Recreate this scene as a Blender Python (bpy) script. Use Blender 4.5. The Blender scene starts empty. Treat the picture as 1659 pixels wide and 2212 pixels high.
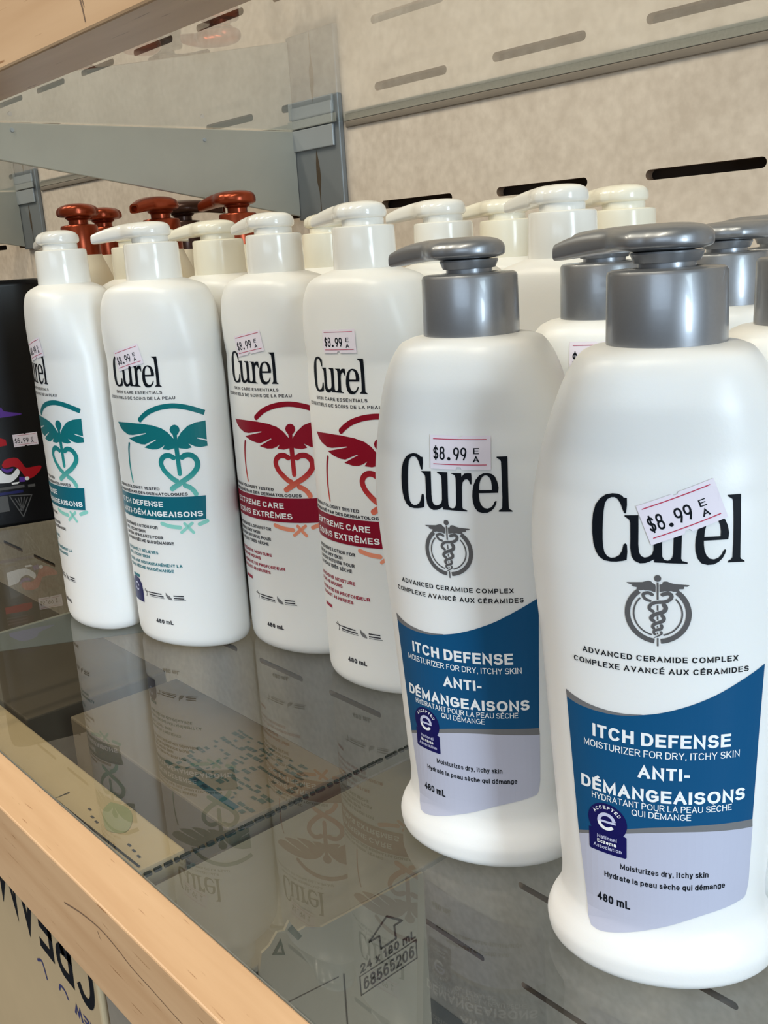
import bpy, bmesh, math, random
from mathutils import Matrix, Vector
random.seed(7)
S = bpy.context.scene
COL = S.collection

# ------------------------------------------------------------------ camera, world, lights
CAM_ROT = Matrix(((0.65777118, -0.15204247, 0.73771279),
                  (0.75071005, 0.21218901, -0.62562788),
                  (-0.06141254, 0.96532839, 0.25371163)))
cd = bpy.data.cameras.new('camera')
cd.sensor_fit = 'VERTICAL'
cd.sensor_height = 24.0
cd.lens = 2164.0 / 2212.0 * 24.0
cd.clip_start = 0.01
cam = bpy.data.objects.new('camera', cd)
cam.matrix_world = Matrix.Translation((0, 0, 0.215)) @ CAM_ROT.to_4x4()
COL.objects.link(cam)
S.camera = cam
S.view_settings.view_transform = 'Standard'
S.view_settings.look = 'None'
S.view_settings.gamma = 1.0
S.view_settings.use_curve_mapping = False
S.view_settings.exposure = -0.36

W = bpy.data.worlds.new('store_air')
S.world = W
W.use_nodes = True
wn, wl = W.node_tree.nodes, W.node_tree.links
wt = wn.new('ShaderNodeTexCoord'); wsx = wn.new('ShaderNodeSeparateXYZ'); wr = wn.new('ShaderNodeValToRGB')
wm = wn.new('ShaderNodeMapRange'); wm.inputs['From Min'].default_value = -1; wm.inputs['From Max'].default_value = 1
wl.new(wt.outputs['Generated'], wsx.inputs[0]); wl.new(wsx.outputs['Z'], wm.inputs['Value']); wl.new(wm.outputs[0], wr.inputs[0])
we = wr.color_ramp.elements
we[0].position = 0.30; we[0].color = (0.44, 0.40, 0.36, 1)
we[1].position = 0.80; we[1].color = (1.0, 0.96, 0.90, 1)
wl.new(wr.outputs[0], wn['Background'].inputs[0])
wn['Background'].inputs[1].default_value = 0.27

def area(name, loc, target, sx, sy, energy, color):
    l = bpy.data.lights.new(name, 'AREA')
    l.shape = 'RECTANGLE'
    l.size, l.size_y = sx, sy
    l.energy = energy
    l.color = color
    o = bpy.data.objects.new(name, l)
    o.location = loc
    d = Vector(target) - Vector(loc)
    o.rotation_euler = d.to_track_quat('-Z', 'Y').to_euler()
    COL.objects.link(o)
    return o

for lx in (-2.4, -1.2, 0.0):
    area('ceiling_lamp', (lx, -0.9, 2.1), (lx, -0.9, 0), 0.22, 1.2, 42, (1.0, 0.90, 0.76))
area('shop_window_daylight', (2.6, -0.5, 0.55), (-0.3, 0.25, 0.1), 0.62, 1.6, 105, (0.70, 0.86, 1.0))
area('front_fill_light', (1.2, -3.0, 1.3), (-0.3, 0.25, 0.1), 2.4, 1.6, 48, (0.66, 0.83, 1.0))  # added soft bluish fill from the front right, no known source there

# ------------------------------------------------------------------ materials
MATS = {}
def base_mat(name):
    m = bpy.data.materials.new(name)
    m.use_nodes = True
    MATS[name] = m
    return m, m.node_tree.nodes, m.node_tree.links

def mat(name, color, rough=0.5, metal=0.0, var=0.0, scale=40.0, bump=0.0, bscale=300.0, spec=0.5, coat=0.0, sss=0.0):
    m, n, l = base_mat(name)
    b = n['Principled BSDF']
    b.inputs['Roughness'].default_value = rough
    b.inputs['Metallic'].default_value = metal
    b.inputs['Specular IOR Level'].default_value = spec
    b.inputs['Coat Weight'].default_value = coat
    b.inputs['Coat Roughness'].default_value = 0.06
    if sss:
        b.inputs['Subsurface Weight'].default_value = sss
        b.inputs['Subsurface Radius'].default_value = (0.004, 0.0034, 0.0028)
        b.inputs['Subsurface Scale'].default_value = 1.0
    tc = n.new('ShaderNodeTexCoord')
    nz = n.new('ShaderNodeTexNoise')
    nz.inputs['Scale'].default_value = scale
    nz.inputs['Detail'].default_value = 4
    l.new(tc.outputs['Object'], nz.inputs['Vector'])
    mx = n.new('ShaderNodeMix'); mx.data_type = 'RGBA'
    l.new(nz.outputs['Fac'], mx.inputs[0])
    c = Vector(color)
    mx.inputs[6].default_value = (*(c * (1 - var)), 1)
    mx.inputs[7].default_value = (*[min(1, v) for v in c * (1 + var)], 1)
    l.new(mx.outputs[2], b.inputs['Base Color'])
    if bump:
        n2 = n.new('ShaderNodeTexNoise'); n2.inputs['Scale'].default_value = bscale
        l.new(tc.outputs['Object'], n2.inputs['Vector'])
        bp = n.new('ShaderNodeBump'); bp.inputs['Strength'].default_value = bump; bp.inputs['Distance'].default_value = 0.001
        l.new(n2.outputs['Fac'], bp.inputs['Height'])
        l.new(bp.outputs['Normal'], b.inputs['Normal'])
    return m

def ramp_mat(name, stops, axis='Z', rough=0.4):
    # printed ink whose colour runs up the bottle
    m, n, l = base_mat(name)
    b = n['Principled BSDF']; b.inputs['Roughness'].default_value = rough; b.inputs['Specular IOR Level'].default_value = 0.2
    tc = n.new('ShaderNodeTexCoord'); sx = n.new('ShaderNodeSeparateXYZ')
    l.new(tc.outputs['Object'], sx.inputs[0])
    mr = n.new('ShaderNodeMapRange')
    mr.inputs['From Min'].default_value = stops[0][0]; mr.inputs['From Max'].default_value = stops[-1][0]
    l.new(sx.outputs[axis], mr.inputs['Value'])
    cr = n.new('ShaderNodeValToRGB')
    z0, z1 = stops[0][0], stops[-1][0]
    els = cr.color_ramp.elements
    while len(els) < len(stops): els.new(0.5)
    for e, (z, c) in zip(els, stops):
        e.position = (z - z0) / (z1 - z0); e.color = (*c, 1)
    l.new(mr.outputs[0], cr.inputs[0]); l.new(cr.outputs[0], b.inputs['Base Color'])
    return m

def wood_mat():
    m, n, l = base_mat('maple_wood')
    b = n['Principled BSDF']; b.inputs['Roughness'].default_value = 0.42
    tc = n.new('ShaderNodeTexCoord')
    def noise(sc, s, d):
        mp = n.new('ShaderNodeMapping'); mp.inputs['Scale'].default_value = sc
        l.new(tc.outputs['Object'], mp.inputs['Vector'])
        z = n.new('ShaderNodeTexNoise'); z.inputs['Scale'].default_value = s; z.inputs['Detail'].default_value = d
        l.new(mp.outputs[0], z.inputs['Vector'])
        return z
    a = noise((4, 60, 60), 2.0, 5)
    cr = n.new('ShaderNodeValToRGB')
    cr.color_ramp.elements[0].position = 0.3; cr.color_ramp.elements[0].color = (0.53, 0.325, 0.172, 1)
    cr.color_ramp.elements[1].position = 0.7; cr.color_ramp.elements[1].color = (0.63, 0.415, 0.235, 1)
    l.new(a.outputs['Fac'], cr.inputs[0])
    s = noise((22, 330, 330), 2.6, 2)
    c2 = n.new('ShaderNodeValToRGB')
    c2.color_ramp.elements[0].position = 0.685; c2.color_ramp.elements[0].color = (1, 1, 1, 1)
    c2.color_ramp.elements[1].position = 0.76; c2.color_ramp.elements[1].color = (0.52, 0.40, 0.30, 1)
    l.new(s.outputs['Fac'], c2.inputs[0])
    mx = n.new('ShaderNodeMix'); mx.data_type = 'RGBA'; mx.blend_type = 'MULTIPLY'; mx.inputs[0].default_value = 1
    l.new(cr.outputs[0], mx.inputs[6]); l.new(c2.outputs[0], mx.inputs[7])
    l.new(mx.outputs[2], b.inputs['Base Color'])
    bp = n.new('ShaderNodeBump'); bp.inputs['Strength'].default_value = 0.12; bp.inputs['Distance'].default_value = 0.0006
    l.new(a.outputs['Fac'], bp.inputs['Height']); l.new(bp.outputs[0], b.inputs['Normal'])
    return m

def wall_mat():
    m, n, l = base_mat('mottled_hardboard')
    b = n['Principled BSDF']; b.inputs['Roughness'].default_value = 0.62
    tc = n.new('ShaderNodeTexCoord')
    z1 = n.new('ShaderNodeTexNoise'); z1.inputs['Scale'].default_value = 170; z1.inputs['Detail'].default_value = 3
    z2 = n.new('ShaderNodeTexNoise'); z2.inputs['Scale'].default_value = 28; z2.inputs['Detail'].default_value = 5
    for z in (z1, z2): l.new(tc.outputs['Object'], z.inputs['Vector'])
    ad = n.new('ShaderNodeMath'); ad.operation = 'MULTIPLY_ADD'; ad.inputs[1].default_value = 0.55
    l.new(z1.outputs['Fac'], ad.inputs[0])
    ml = n.new('ShaderNodeMath'); ml.operation = 'MULTIPLY'; ml.inputs[1].default_value = 0.45
    l.new(z2.outputs['Fac'], ml.inputs[0]); l.new(ml.outputs[0], ad.inputs[2])
    cr = n.new('ShaderNodeValToRGB')
    cr.color_ramp.elements[0].position = 0.36; cr.color_ramp.elements[0].color = (0.565, 0.480, 0.400, 1)
    cr.color_ramp.elements[1].position = 0.64; cr.color_ramp.elements[1].color = (0.705, 0.615, 0.525, 1)
    l.new(ad.outputs[0], cr.inputs[0]); l.new(cr.outputs[0], b.inputs['Base Color'])
    return m

def glass_mat(name, tint, dust, f0=0.045, gain=1.0):
    # thin pane: straight-through transmission, Schlick reflection, a little dust
    m, n, l = base_mat(name)
    out = n['Material Output']; n.remove(n['Principled BSDF'])
    g = n.new('ShaderNodeNewGeometry')
    dt = n.new('ShaderNodeVectorMath'); dt.operation = 'DOT_PRODUCT'
    l.new(g.outputs['Normal'], dt.inputs[0]); l.new(g.outputs['Incoming'], dt.inputs[1])
    ab = n.new('ShaderNodeMath'); ab.operation = 'ABSOLUTE'; l.new(dt.outputs['Value'], ab.inputs[0])
    om = n.new('ShaderNodeMath'); om.operation = 'SUBTRACT'; om.inputs[0].default_value = 1; l.new(ab.outputs[0], om.inputs[1])
    pw = n.new('ShaderNodeMath'); pw.operation = 'POWER'; pw.inputs[1].default_value = 5; l.new(om.outputs[0], pw.inputs[0])
    fr = n.new('ShaderNodeMath'); fr.operation = 'MULTIPLY_ADD'; fr.inputs[1].default_value = (1 - f0) * gain; fr.inputs[2].default_value = f0
    l.new(pw.outputs[0], fr.inputs[0])
    tr = n.new('ShaderNodeBsdfTransparent'); tr.inputs[0].default_value = (*tint, 1)
    gl = n.new('ShaderNodeBsdfGlossy'); gl.inputs['Roughness'].default_value = 0.0; gl.inputs['Color'].default_value = (1, 1, 1, 1)
    df = n.new('ShaderNodeBsdfDiffuse'); df.inputs[0].default_value = (0.6, 0.6, 0.55, 1)
    nz = n.new('ShaderNodeTexNoise'); nz.inputs['Scale'].default_value = 14; nz.inputs['Detail'].default_value = 6
    tc = n.new('ShaderNodeTexCoord'); l.new(tc.outputs['Object'], nz.inputs['Vector'])
    du = n.new('ShaderNodeMath'); du.operation = 'MULTIPLY'; du.inputs[1].default_value = dust * 2; l.new(nz.outputs['Fac'], du.inputs[0])
    m1 = n.new('ShaderNodeMixShader'); l.new(du.outputs[0], m1.inputs[0]); l.new(tr.outputs[0], m1.inputs[1]); l.new(df.outputs[0], m1.inputs[2])
    m2 = n.new('ShaderNodeMixShader'); l.new(fr.outputs[0], m2.inputs[0]); l.new(m1.outputs[0], m2.inputs[1]); l.new(gl.outputs[0], m2.inputs[2])
    l.new(m2.outputs[0], out.inputs['Surface'])
    return m

WHITE = mat('white_bottle_plastic', (0.825, 0.822, 0.80), 0.36, var=0.012, scale=30, bump=0.03, bscale=900, sss=0.25)
CREAM = mat('cream_bottle_plastic', (0.80, 0.72, 0.56), 0.38, var=0.02)
CAPW = mat('white_cap_plastic', (0.84, 0.83, 0.79), 0.16, var=0.01)
CAPC = mat('ivory_cap_plastic', (0.84, 0.80, 0.68), 0.2, var=0.01)
SILVER = mat('silver_pump_plastic', (0.275, 0.285, 0.305), 0.38, metal=0.72, var=0.05, scale=900, coat=0.40)
COPPER = mat('copper_pump_plastic', (0.27, 0.042, 0.012), 0.28, metal=0.65, var=0.05, scale=700)
BROWN = mat('dark_brown_pump_plastic', (0.055, 0.022, 0.014), 0.3, metal=0.4, var=0.05)
DARKHOLE = mat('dark_recess', (0.01, 0.01, 0.01), 0.6)
WOOD = wood_mat()
WALL = wall_mat()
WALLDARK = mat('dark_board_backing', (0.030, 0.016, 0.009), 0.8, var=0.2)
SLOTEDGE = mat('raw_hardboard_edge', (0.16, 0.095, 0.055), 0.8, var=0.25, scale=800)
METALP = mat('blue_grey_steel', (0.185, 0.200, 0.212), 0.40, metal=0.2, var=0.10, scale=25)
METAL = mat('grey_painted_steel', (0.375, 0.365, 0.315), 0.42, metal=0.15, var=0.10, scale=25)
METALL = mat('light_grey_steel', (0.33, 0.355, 0.375), 0.38, metal=0.2, var=0.08, scale=40)
RUST = mat('rust_stain', (0.060, 0.040, 0.022), 0.8, var=0.4, scale=400)
GLASS = glass_mat('shelf_glass', (0.888, 0.894, 0.864), 0.011, 0.058)
GLASSB = glass_mat('shelf_glass_far_face', (0.888, 0.894, 0.864), 0.004, 0.006, 0.25)
GEDGE = mat('ground_glass_edge', (0.30, 0.305, 0.265), 0.35, var=0.25, scale=600)
LIDCARD = mat('grey_brown_cardboard', (0.205, 0.185, 0.152), 0.7, var=0.06, scale=60)
DARKCARD = mat('dark_brown_cardboard', (0.085, 0.065, 0.043), 0.7, var=0.15, scale=30)
CHIP = mat('chipped_glass_edge', (0.022, 0.026, 0.024), 0.8, var=0.5, scale=900, spec=0.1)
WALLSHADE = mat('grey_brown_shade', (0.22, 0.19, 0.16), 0.8, var=0.1, spec=0.2)  # dark tone standing in for shade on the wall below the upper glass
SLATECARD = mat('dark_grey_cardboard', (0.105, 0.098, 0.088), 0.7, var=0.1, scale=40)
KRAFT = mat('kraft_cardboard', (0.47, 0.36, 0.215), 0.6, var=0.05, scale=60)
GREYCARD = mat('white_cardboard', (0.28, 0.25, 0.20), 0.7, var=0.05, scale=60)
CARDTORN = mat('torn_cardboard_core', (0.25, 0.22, 0.175), 0.9, var=0.08, scale=200)
BROWNCARD = mat('brown_cardboard', (0.20, 0.155, 0.108), 0.75, var=0.06, scale=60)
DECK = mat('grey_base_deck', (0.16, 0.16, 0.155), 0.55, var=0.1)
BLACKP = mat('black_bottle_plastic', (0.006, 0.006, 0.007), 0.25, var=0.2, spec=0.2)
TEALP = mat('dark_teal_plastic', (0.010, 0.050, 0.060), 0.3, var=0.1)
# inks and papers
INK = mat('black_ink', (0.006, 0.008, 0.012), 0.5, spec=0.1)
INKN = mat('soft_black_ink', (0.035, 0.035, 0.045), 0.5, spec=0.2)
INKG = mat('grey_ink', (0.105, 0.100, 0.100), 0.42, spec=0.2)
BLUE = mat('blue_label_ink', (0.004, 0.074, 0.185), 0.36, var=0.03, spec=0.2)
GREYBAND = mat('grey_band_ink', (0.170, 0.170, 0.175), 0.36, spec=0.2)
LAV = mat('lavender_label_ink', (0.470, 0.485, 0.595), 0.36, var=0.015)
WINK = mat('white_ink', (0.85, 0.86, 0.86), 0.4)
NAVY = mat('navy_badge_ink', (0.006, 0.006, 0.085), 0.36, spec=0.2)
BADGEW = mat('pale_badge_ink', (0.55, 0.57, 0.75), 0.4)
PAPER = mat('price_paper', (0.80, 0.735, 0.81), 0.7, var=0.02)
REDL = mat('red_price_line', (0.50, 0.035, 0.085), 0.6, spec=0.2)
TEALBAND = mat('teal_band_ink', (0.004, 0.120, 0.165), 0.38, spec=0.2)
REDBAND = mat('red_band_ink', (0.240, 0.004, 0.022), 0.38, spec=0.2)
TEALTXT = mat('teal_text_ink', (0.015, 0.170, 0.210), 0.45, spec=0.2)
REDTXT = mat('red_text_ink', (0.330, 0.010, 0.040), 0.45, spec=0.2)
TEALEM = ramp_mat('teal_emblem_ink', [(0.066, (0.30, 0.66, 0.56)), (0.092, (0.16, 0.50, 0.44)), (0.104, (0.022, 0.27, 0.26)), (0.119, (0.004, 0.150, 0.165)), (0.140, (0.004, 0.150, 0.165))])
REDEM = ramp_mat('red_emblem_ink', [(0.066, (0.86, 0.33, 0.20)), (0.092, (0.76, 0.20, 0.12)), (0.104, (0.46, 0.030, 0.035)), (0.119, (0.250, 0.004, 0.018)), (0.140, (0.250, 0.004, 0.018))])
PURPLE = mat('purple_ink', (0.10, 0.035, 0.30), 0.4, spec=0.2)
REDART = mat('bright_red_ink', (0.42, 0.006, 0.014), 0.4, spec=0.2)
GREYART = mat('dim_grey_ink', (0.10, 0.10, 0.10), 0.5, spec=0.2)
NAVYINK = mat('navy_print_ink', (0.03, 0.035, 0.13), 0.6)
GREENINK = mat('faded_green_ink', (0.045, 0.066, 0.045), 0.7, var=0.4)
SMUDGE = mat('pale_green_print', (0.30, 0.295, 0.165), 0.7, var=0.15)
CARDINK = mat('faded_black_print', (0.035, 0.033, 0.032), 0.7, var=0.2, spec=0.2)

# ------------------------------------------------------------------ object helpers
def new_obj(name, me, parent=None):
    o = bpy.data.objects.new(name, me)
    COL.objects.link(o)
    if parent is not None: o.parent = parent
    return o

def thing(name, label, cat, loc=(0, 0, 0), rotz=0.0, group=None):
    o = new_obj(name, None)
    o.empty_display_size = 0.02
    o.location = loc; o.rotation_euler = (0, 0, rotz)
    tag(o, label, cat, group)
    return o

def tag(o, label, cat, group=None):
    o['label'] = label; o['category'] = cat
    if group: o['group'] = group
    return o

def structure(o, label, cat):
    o['kind'] = 'structure'
    return tag(o, label, cat)

def finish(bm, name, mats, parent=None, smooth=False, angle=None):
    bmesh.ops.recalc_face_normals(bm, faces=bm.faces[:])
    me = bpy.data.meshes.new(name)
    bm.to_mesh(me); bm.free()
    for m in (mats if isinstance(mats, (list, tuple)) else [mats]): me.materials.append(m)
    if smooth:
        for p in me.polygons: p.use_smooth = True
        if angle is not None: me.set_sharp_from_angle(angle=math.radians(angle))
    return new_obj(name, me, parent)

def add_box(bm, lo, hi, bevel=0.0, mi=0):
    x0, y0, z0 = lo; x1, y1, z1 = hi
    vs = [bm.verts.new(p) for p in ((x0,y0,z0),(x1,y0,z0),(x1,y1,z0),(x0,y1,z0),(x0,y0,z1),(x1,y0,z1),(x1,y1,z1),(x0,y1,z1))]
    fs = [bm.faces.new([vs[i] for i in f]) for f in ((3,2,1,0),(4,5,6,7),(0,1,5,4),(1,2,6,5),(2,3,7,6),(3,0,4,7))]
    for f in fs: f.material_index = mi
    if bevel > 0:
        es = list({e for f in fs for e in f.edges})
        r = bmesh.ops.bevel(bm, geom=es, offset=bevel, segments=2, affect='EDGES', profile=0.5)
        for f in r['faces']: f.material_index = mi
    return fs

def box_obj(name, lo, hi, m, parent=None, bevel=0.0):
    bm = bmesh.new(); add_box(bm, lo, hi, bevel)
    return finish(bm, name, m, parent)

def lathe(bm, prof, seg=64, cap0=True, cap1=True, mi=0):
    rings = []
    for r, z in prof:
        rings.append([bm.verts.new((r * math.cos(2*math.pi*i/seg), r * math.sin(2*math.pi*i/seg), z)) for i in range(seg)])
    for a, b in zip(rings, rings[1:]):
        for i in range(seg):
            f = bm.faces.new((a[i], a[(i+1) % seg], b[(i+1) % seg], b[i])); f.material_index = mi
    if cap0: bm.faces.new(rings[0][::-1]).material_index = mi
    if cap1: bm.faces.new(rings[-1]).material_index = mi

def prism(bm, pts, axis, a, b, mi=0):
    # extrude a 2D polygon along 'X' (pts are y,z) or 'Y' (pts are x,z)
    def P(p, t): return (t, p[0], p[1]) if axis == 'X' else (p[0], t, p[1]) if axis == 'Y' else (p[0], p[1], t)
    v0 = [bm.verts.new(P(p, a)) for p in pts]; v1 = [bm.verts.new(P(p, b)) for p in pts]
    n = len(pts)
    fs = [bm.faces.new(v0[::-1]), bm.faces.new(v1)]
    for i in range(n): fs.append(bm.faces.new((v0[i], v0[(i+1) % n], v1[(i+1) % n], v1[i])))
    for f in fs: f.material_index = mi

# ------------------------------------------------------------------ bottle sections (mm) and print mapping
T1 = [(0,31.5,23.5),(1,33.2,25.2),(3,34.6,26.4),(7,35.2,26.6),(11,34.2,25.6),(15,32,24),(19,30.6,23),(24,30.3,22.8),(34,30.9,23),(45,31.6,23.2),(60,32.6,23.6),(80,33.9,24.2),(95,34.9,24.8),(107,35.9,25.3),(120,37,25.8),(130,37.5,26),(140,37.1,25.8),(150,35.7,25.2),(160,33.4,24.2),(170,30.2,24.3),(178,26.9,23.0),(182.0,24.5,21.5),(184.3,22.5,19.8),(185.5,20.0,18.0),(186.1,16.5,15.8),(186.3,14,14)]
T2 = [(0,33.47,20.5),(1,35.24,22.26),(3,36.71,23.72),(6,37.5,24.4),(12,37.6,24.6),(70,37.6,24.6),(140,37.6,24.6),(150,37.4,24.4),(160,36.81,24.21),(170,36.0,24.3),(178,35.0,24.2),(188,33.0,23.8),(194,31.3,23.3),(198,29.5,22.7),(201,27.6,21.9),(203.5,24.3,20.2),(205.3,20,17.8),(206.5,16.5,15.6),(207,14,14)]
def section(T, z):
    if z <= T[0][0]: return T[0][1], T[0][2]
    for i in range(len(T) - 1):
        if T[i+1][0] >= z: break
    else: return T[-1][1], T[-1][2]
    z0, z1 = T[i][0], T[i+1][0]; t = (z - z0) / (z1 - z0); out = []
    for k in (1, 2):
        p1, p2 = T[i][k], T[i+1][k]; m = (p2 - p1) / (z1 - z0)
        ma = (p1 - T[i-1][k]) / (z0 - T[i-1][0]) if i > 0 else m
        mb = (T[i+2][k] - p2) / (T[i+2][0] - z1) if i + 2 < len(T) else m
        d1 = 0 if ma * m <= 0 else 2 * ma * m / (ma + m); d2 = 0 if mb * m <= 0 else 2 * mb * m / (mb + m)
        h = z1 - z0
        out.append((2*t**3-3*t*t+1)*p1 + (t**3-2*t*t+t)*h*d1 + (-2*t**3+3*t*t)*p2 + (t**3-t*t)*h*d2)
    return tuple(out)

def expo(T, z):
    # squareness of the section: an oval body under a squarer shoulder
    zs = ((148, 2.0), (180, 2.7), (184.5, 2.7), (186.3, 2.0)) if T is T1 else ((165, 2.0), (194, 2.9), (203, 2.9), (207, 2.0))
    if z <= zs[0][0]: return 2.0
    for (a, p), (b, q) in zip(zs, zs[1:]):
        if z <= b: return p + (q - p) * (z - a) / (b - a)
    return 2.0

def oval(T, z, th, ab=None):
    a, b = ab or section(T, z); e = 2 / expo(T, z)
    s, c = math.sin(th), math.cos(th)
    return a * math.copysign(abs(s) ** e, s), b * math.copysign(abs(c) ** e, c)

_arc = {}
def wrap(T, s, z, off):
    key = (id(T), round(z * 2))
    if key not in _arc:
        zz = round(z * 2) / 2; ab = section(T, zz)
        tab = [0.0]; n = 320; dt = math.pi / 2 / n; p = oval(T, zz, 0, ab)
        for i in range(n):
            q = oval(T, zz, (i + 1) * dt, ab); tab.append(tab[-1] + math.hypot(q[0]-p[0], q[1]-p[1])); p = q
        _arc[key] = (tab, dt)
    tab, dt = _arc[key]
    q = min(abs(s), tab[-1] - 1e-6); lo, hi = 0, len(tab) - 1
    while hi - lo > 1:
        m = (lo + hi) // 2
        if tab[m] <= q: lo = m
        else: hi = m
    th = (lo + (q - tab[lo]) / (tab[hi] - tab[lo])) * dt * (1 if s >= 0 else -1)
    ab = section(T, z); x, y = oval(T, z, th, ab); n = expo(T, z)
    nx = math.copysign((abs(x) / ab[0]) ** (n - 1) / ab[0], x); ny = (abs(y) / ab[1]) ** (n - 1) / ab[1]
    k = math.hypot(nx, ny)
    return ((x + off * nx / k) / 1000, -(y + off * ny / k) / 1000, z / 1000)

def body_mesh(T, name, seg=128):
    bm = bmesh.new(); zs = []
    for i in range(len(T) - 1):
        z0, z1 = T[i][0], T[i+1][0]; n = max(1, min(6, int((z1 - z0) / 0.9)))
        zs += [z0 + (z1 - z0) * k / n for k in range(n)]
    zs.append(T[-1][0]); rings = []
    for z in zs:
        ab = section(T, z); ring = []
        for i in range(seg):
            x, y = oval(T, z, 2*math.pi*i/seg, ab); ring.append(bm.verts.new((x/1000, -y/1000, z/1000)))
        rings.append(ring)
    for A, B in zip(rings, rings[1:]):
        for i in range(seg): bm.faces.new((A[i], A[(i+1) % seg], B[(i+1) % seg], B[i]))
    bm.faces.new(rings[0][::-1]); bm.faces.new(rings[-1])
    bmesh.ops.recalc_face_normals(bm, faces=bm.faces[:])
    me = bpy.data.meshes.new(name); bm.to_mesh(me); bm.free()
    for p in me.polygons: p.use_smooth = len(p.vertices) == 4
    return me

def smooth_line(pts, k=6):
    if len(pts) < 3: return pts
    out = []
    for i in range(len(pts) - 1):
        p0 = pts[max(0, i-1)]; p1 = pts[i]; p2 = pts[i+1]; p3 = pts[min(len(pts)-1, i+2)]
        for j in range(k):
            t = j / k
            out.append(tuple(0.5*((2*p1[c]) + (-p0[c]+p2[c])*t + (2*p0[c]-5*p1[c]+4*p2[c]-p3[c])*t*t + (-p0[c]+3*p1[c]-3*p2[c]+p3[c])*t**3) for c in (0, 1)))
    out.append(pts[-1])
    return out

def eval_curve(cu):
    o = bpy.data.objects.new('tmp', cu); COL.objects.link(o)
    dg = bpy.context.evaluated_depsgraph_get()
    me = bpy.data.meshes.new_from_object(o.evaluated_get(dg))
    vs = [(v.co.x, v.co.y) for v in me.vertices]; fs = [tuple(p.vertices) for p in me.polygons]
    bpy.data.objects.remove(o); bpy.data.meshes.remove(me); bpy.data.curves.remove(cu)
    return vs, fs

def fill(polys):
    cu = bpy.data.curves.new('tmp', 'CURVE'); cu.dimensions = '2D'; cu.fill_mode = 'FRONT'
    for pts in polys:
        sp = cu.splines.new('POLY'); sp.points.add(len(pts) - 1); sp.use_cyclic_u = True
        for q, p in zip(sp.points, pts): q.co = (p[0], p[1], 0, 1)
    return eval_curve(cu)

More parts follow.
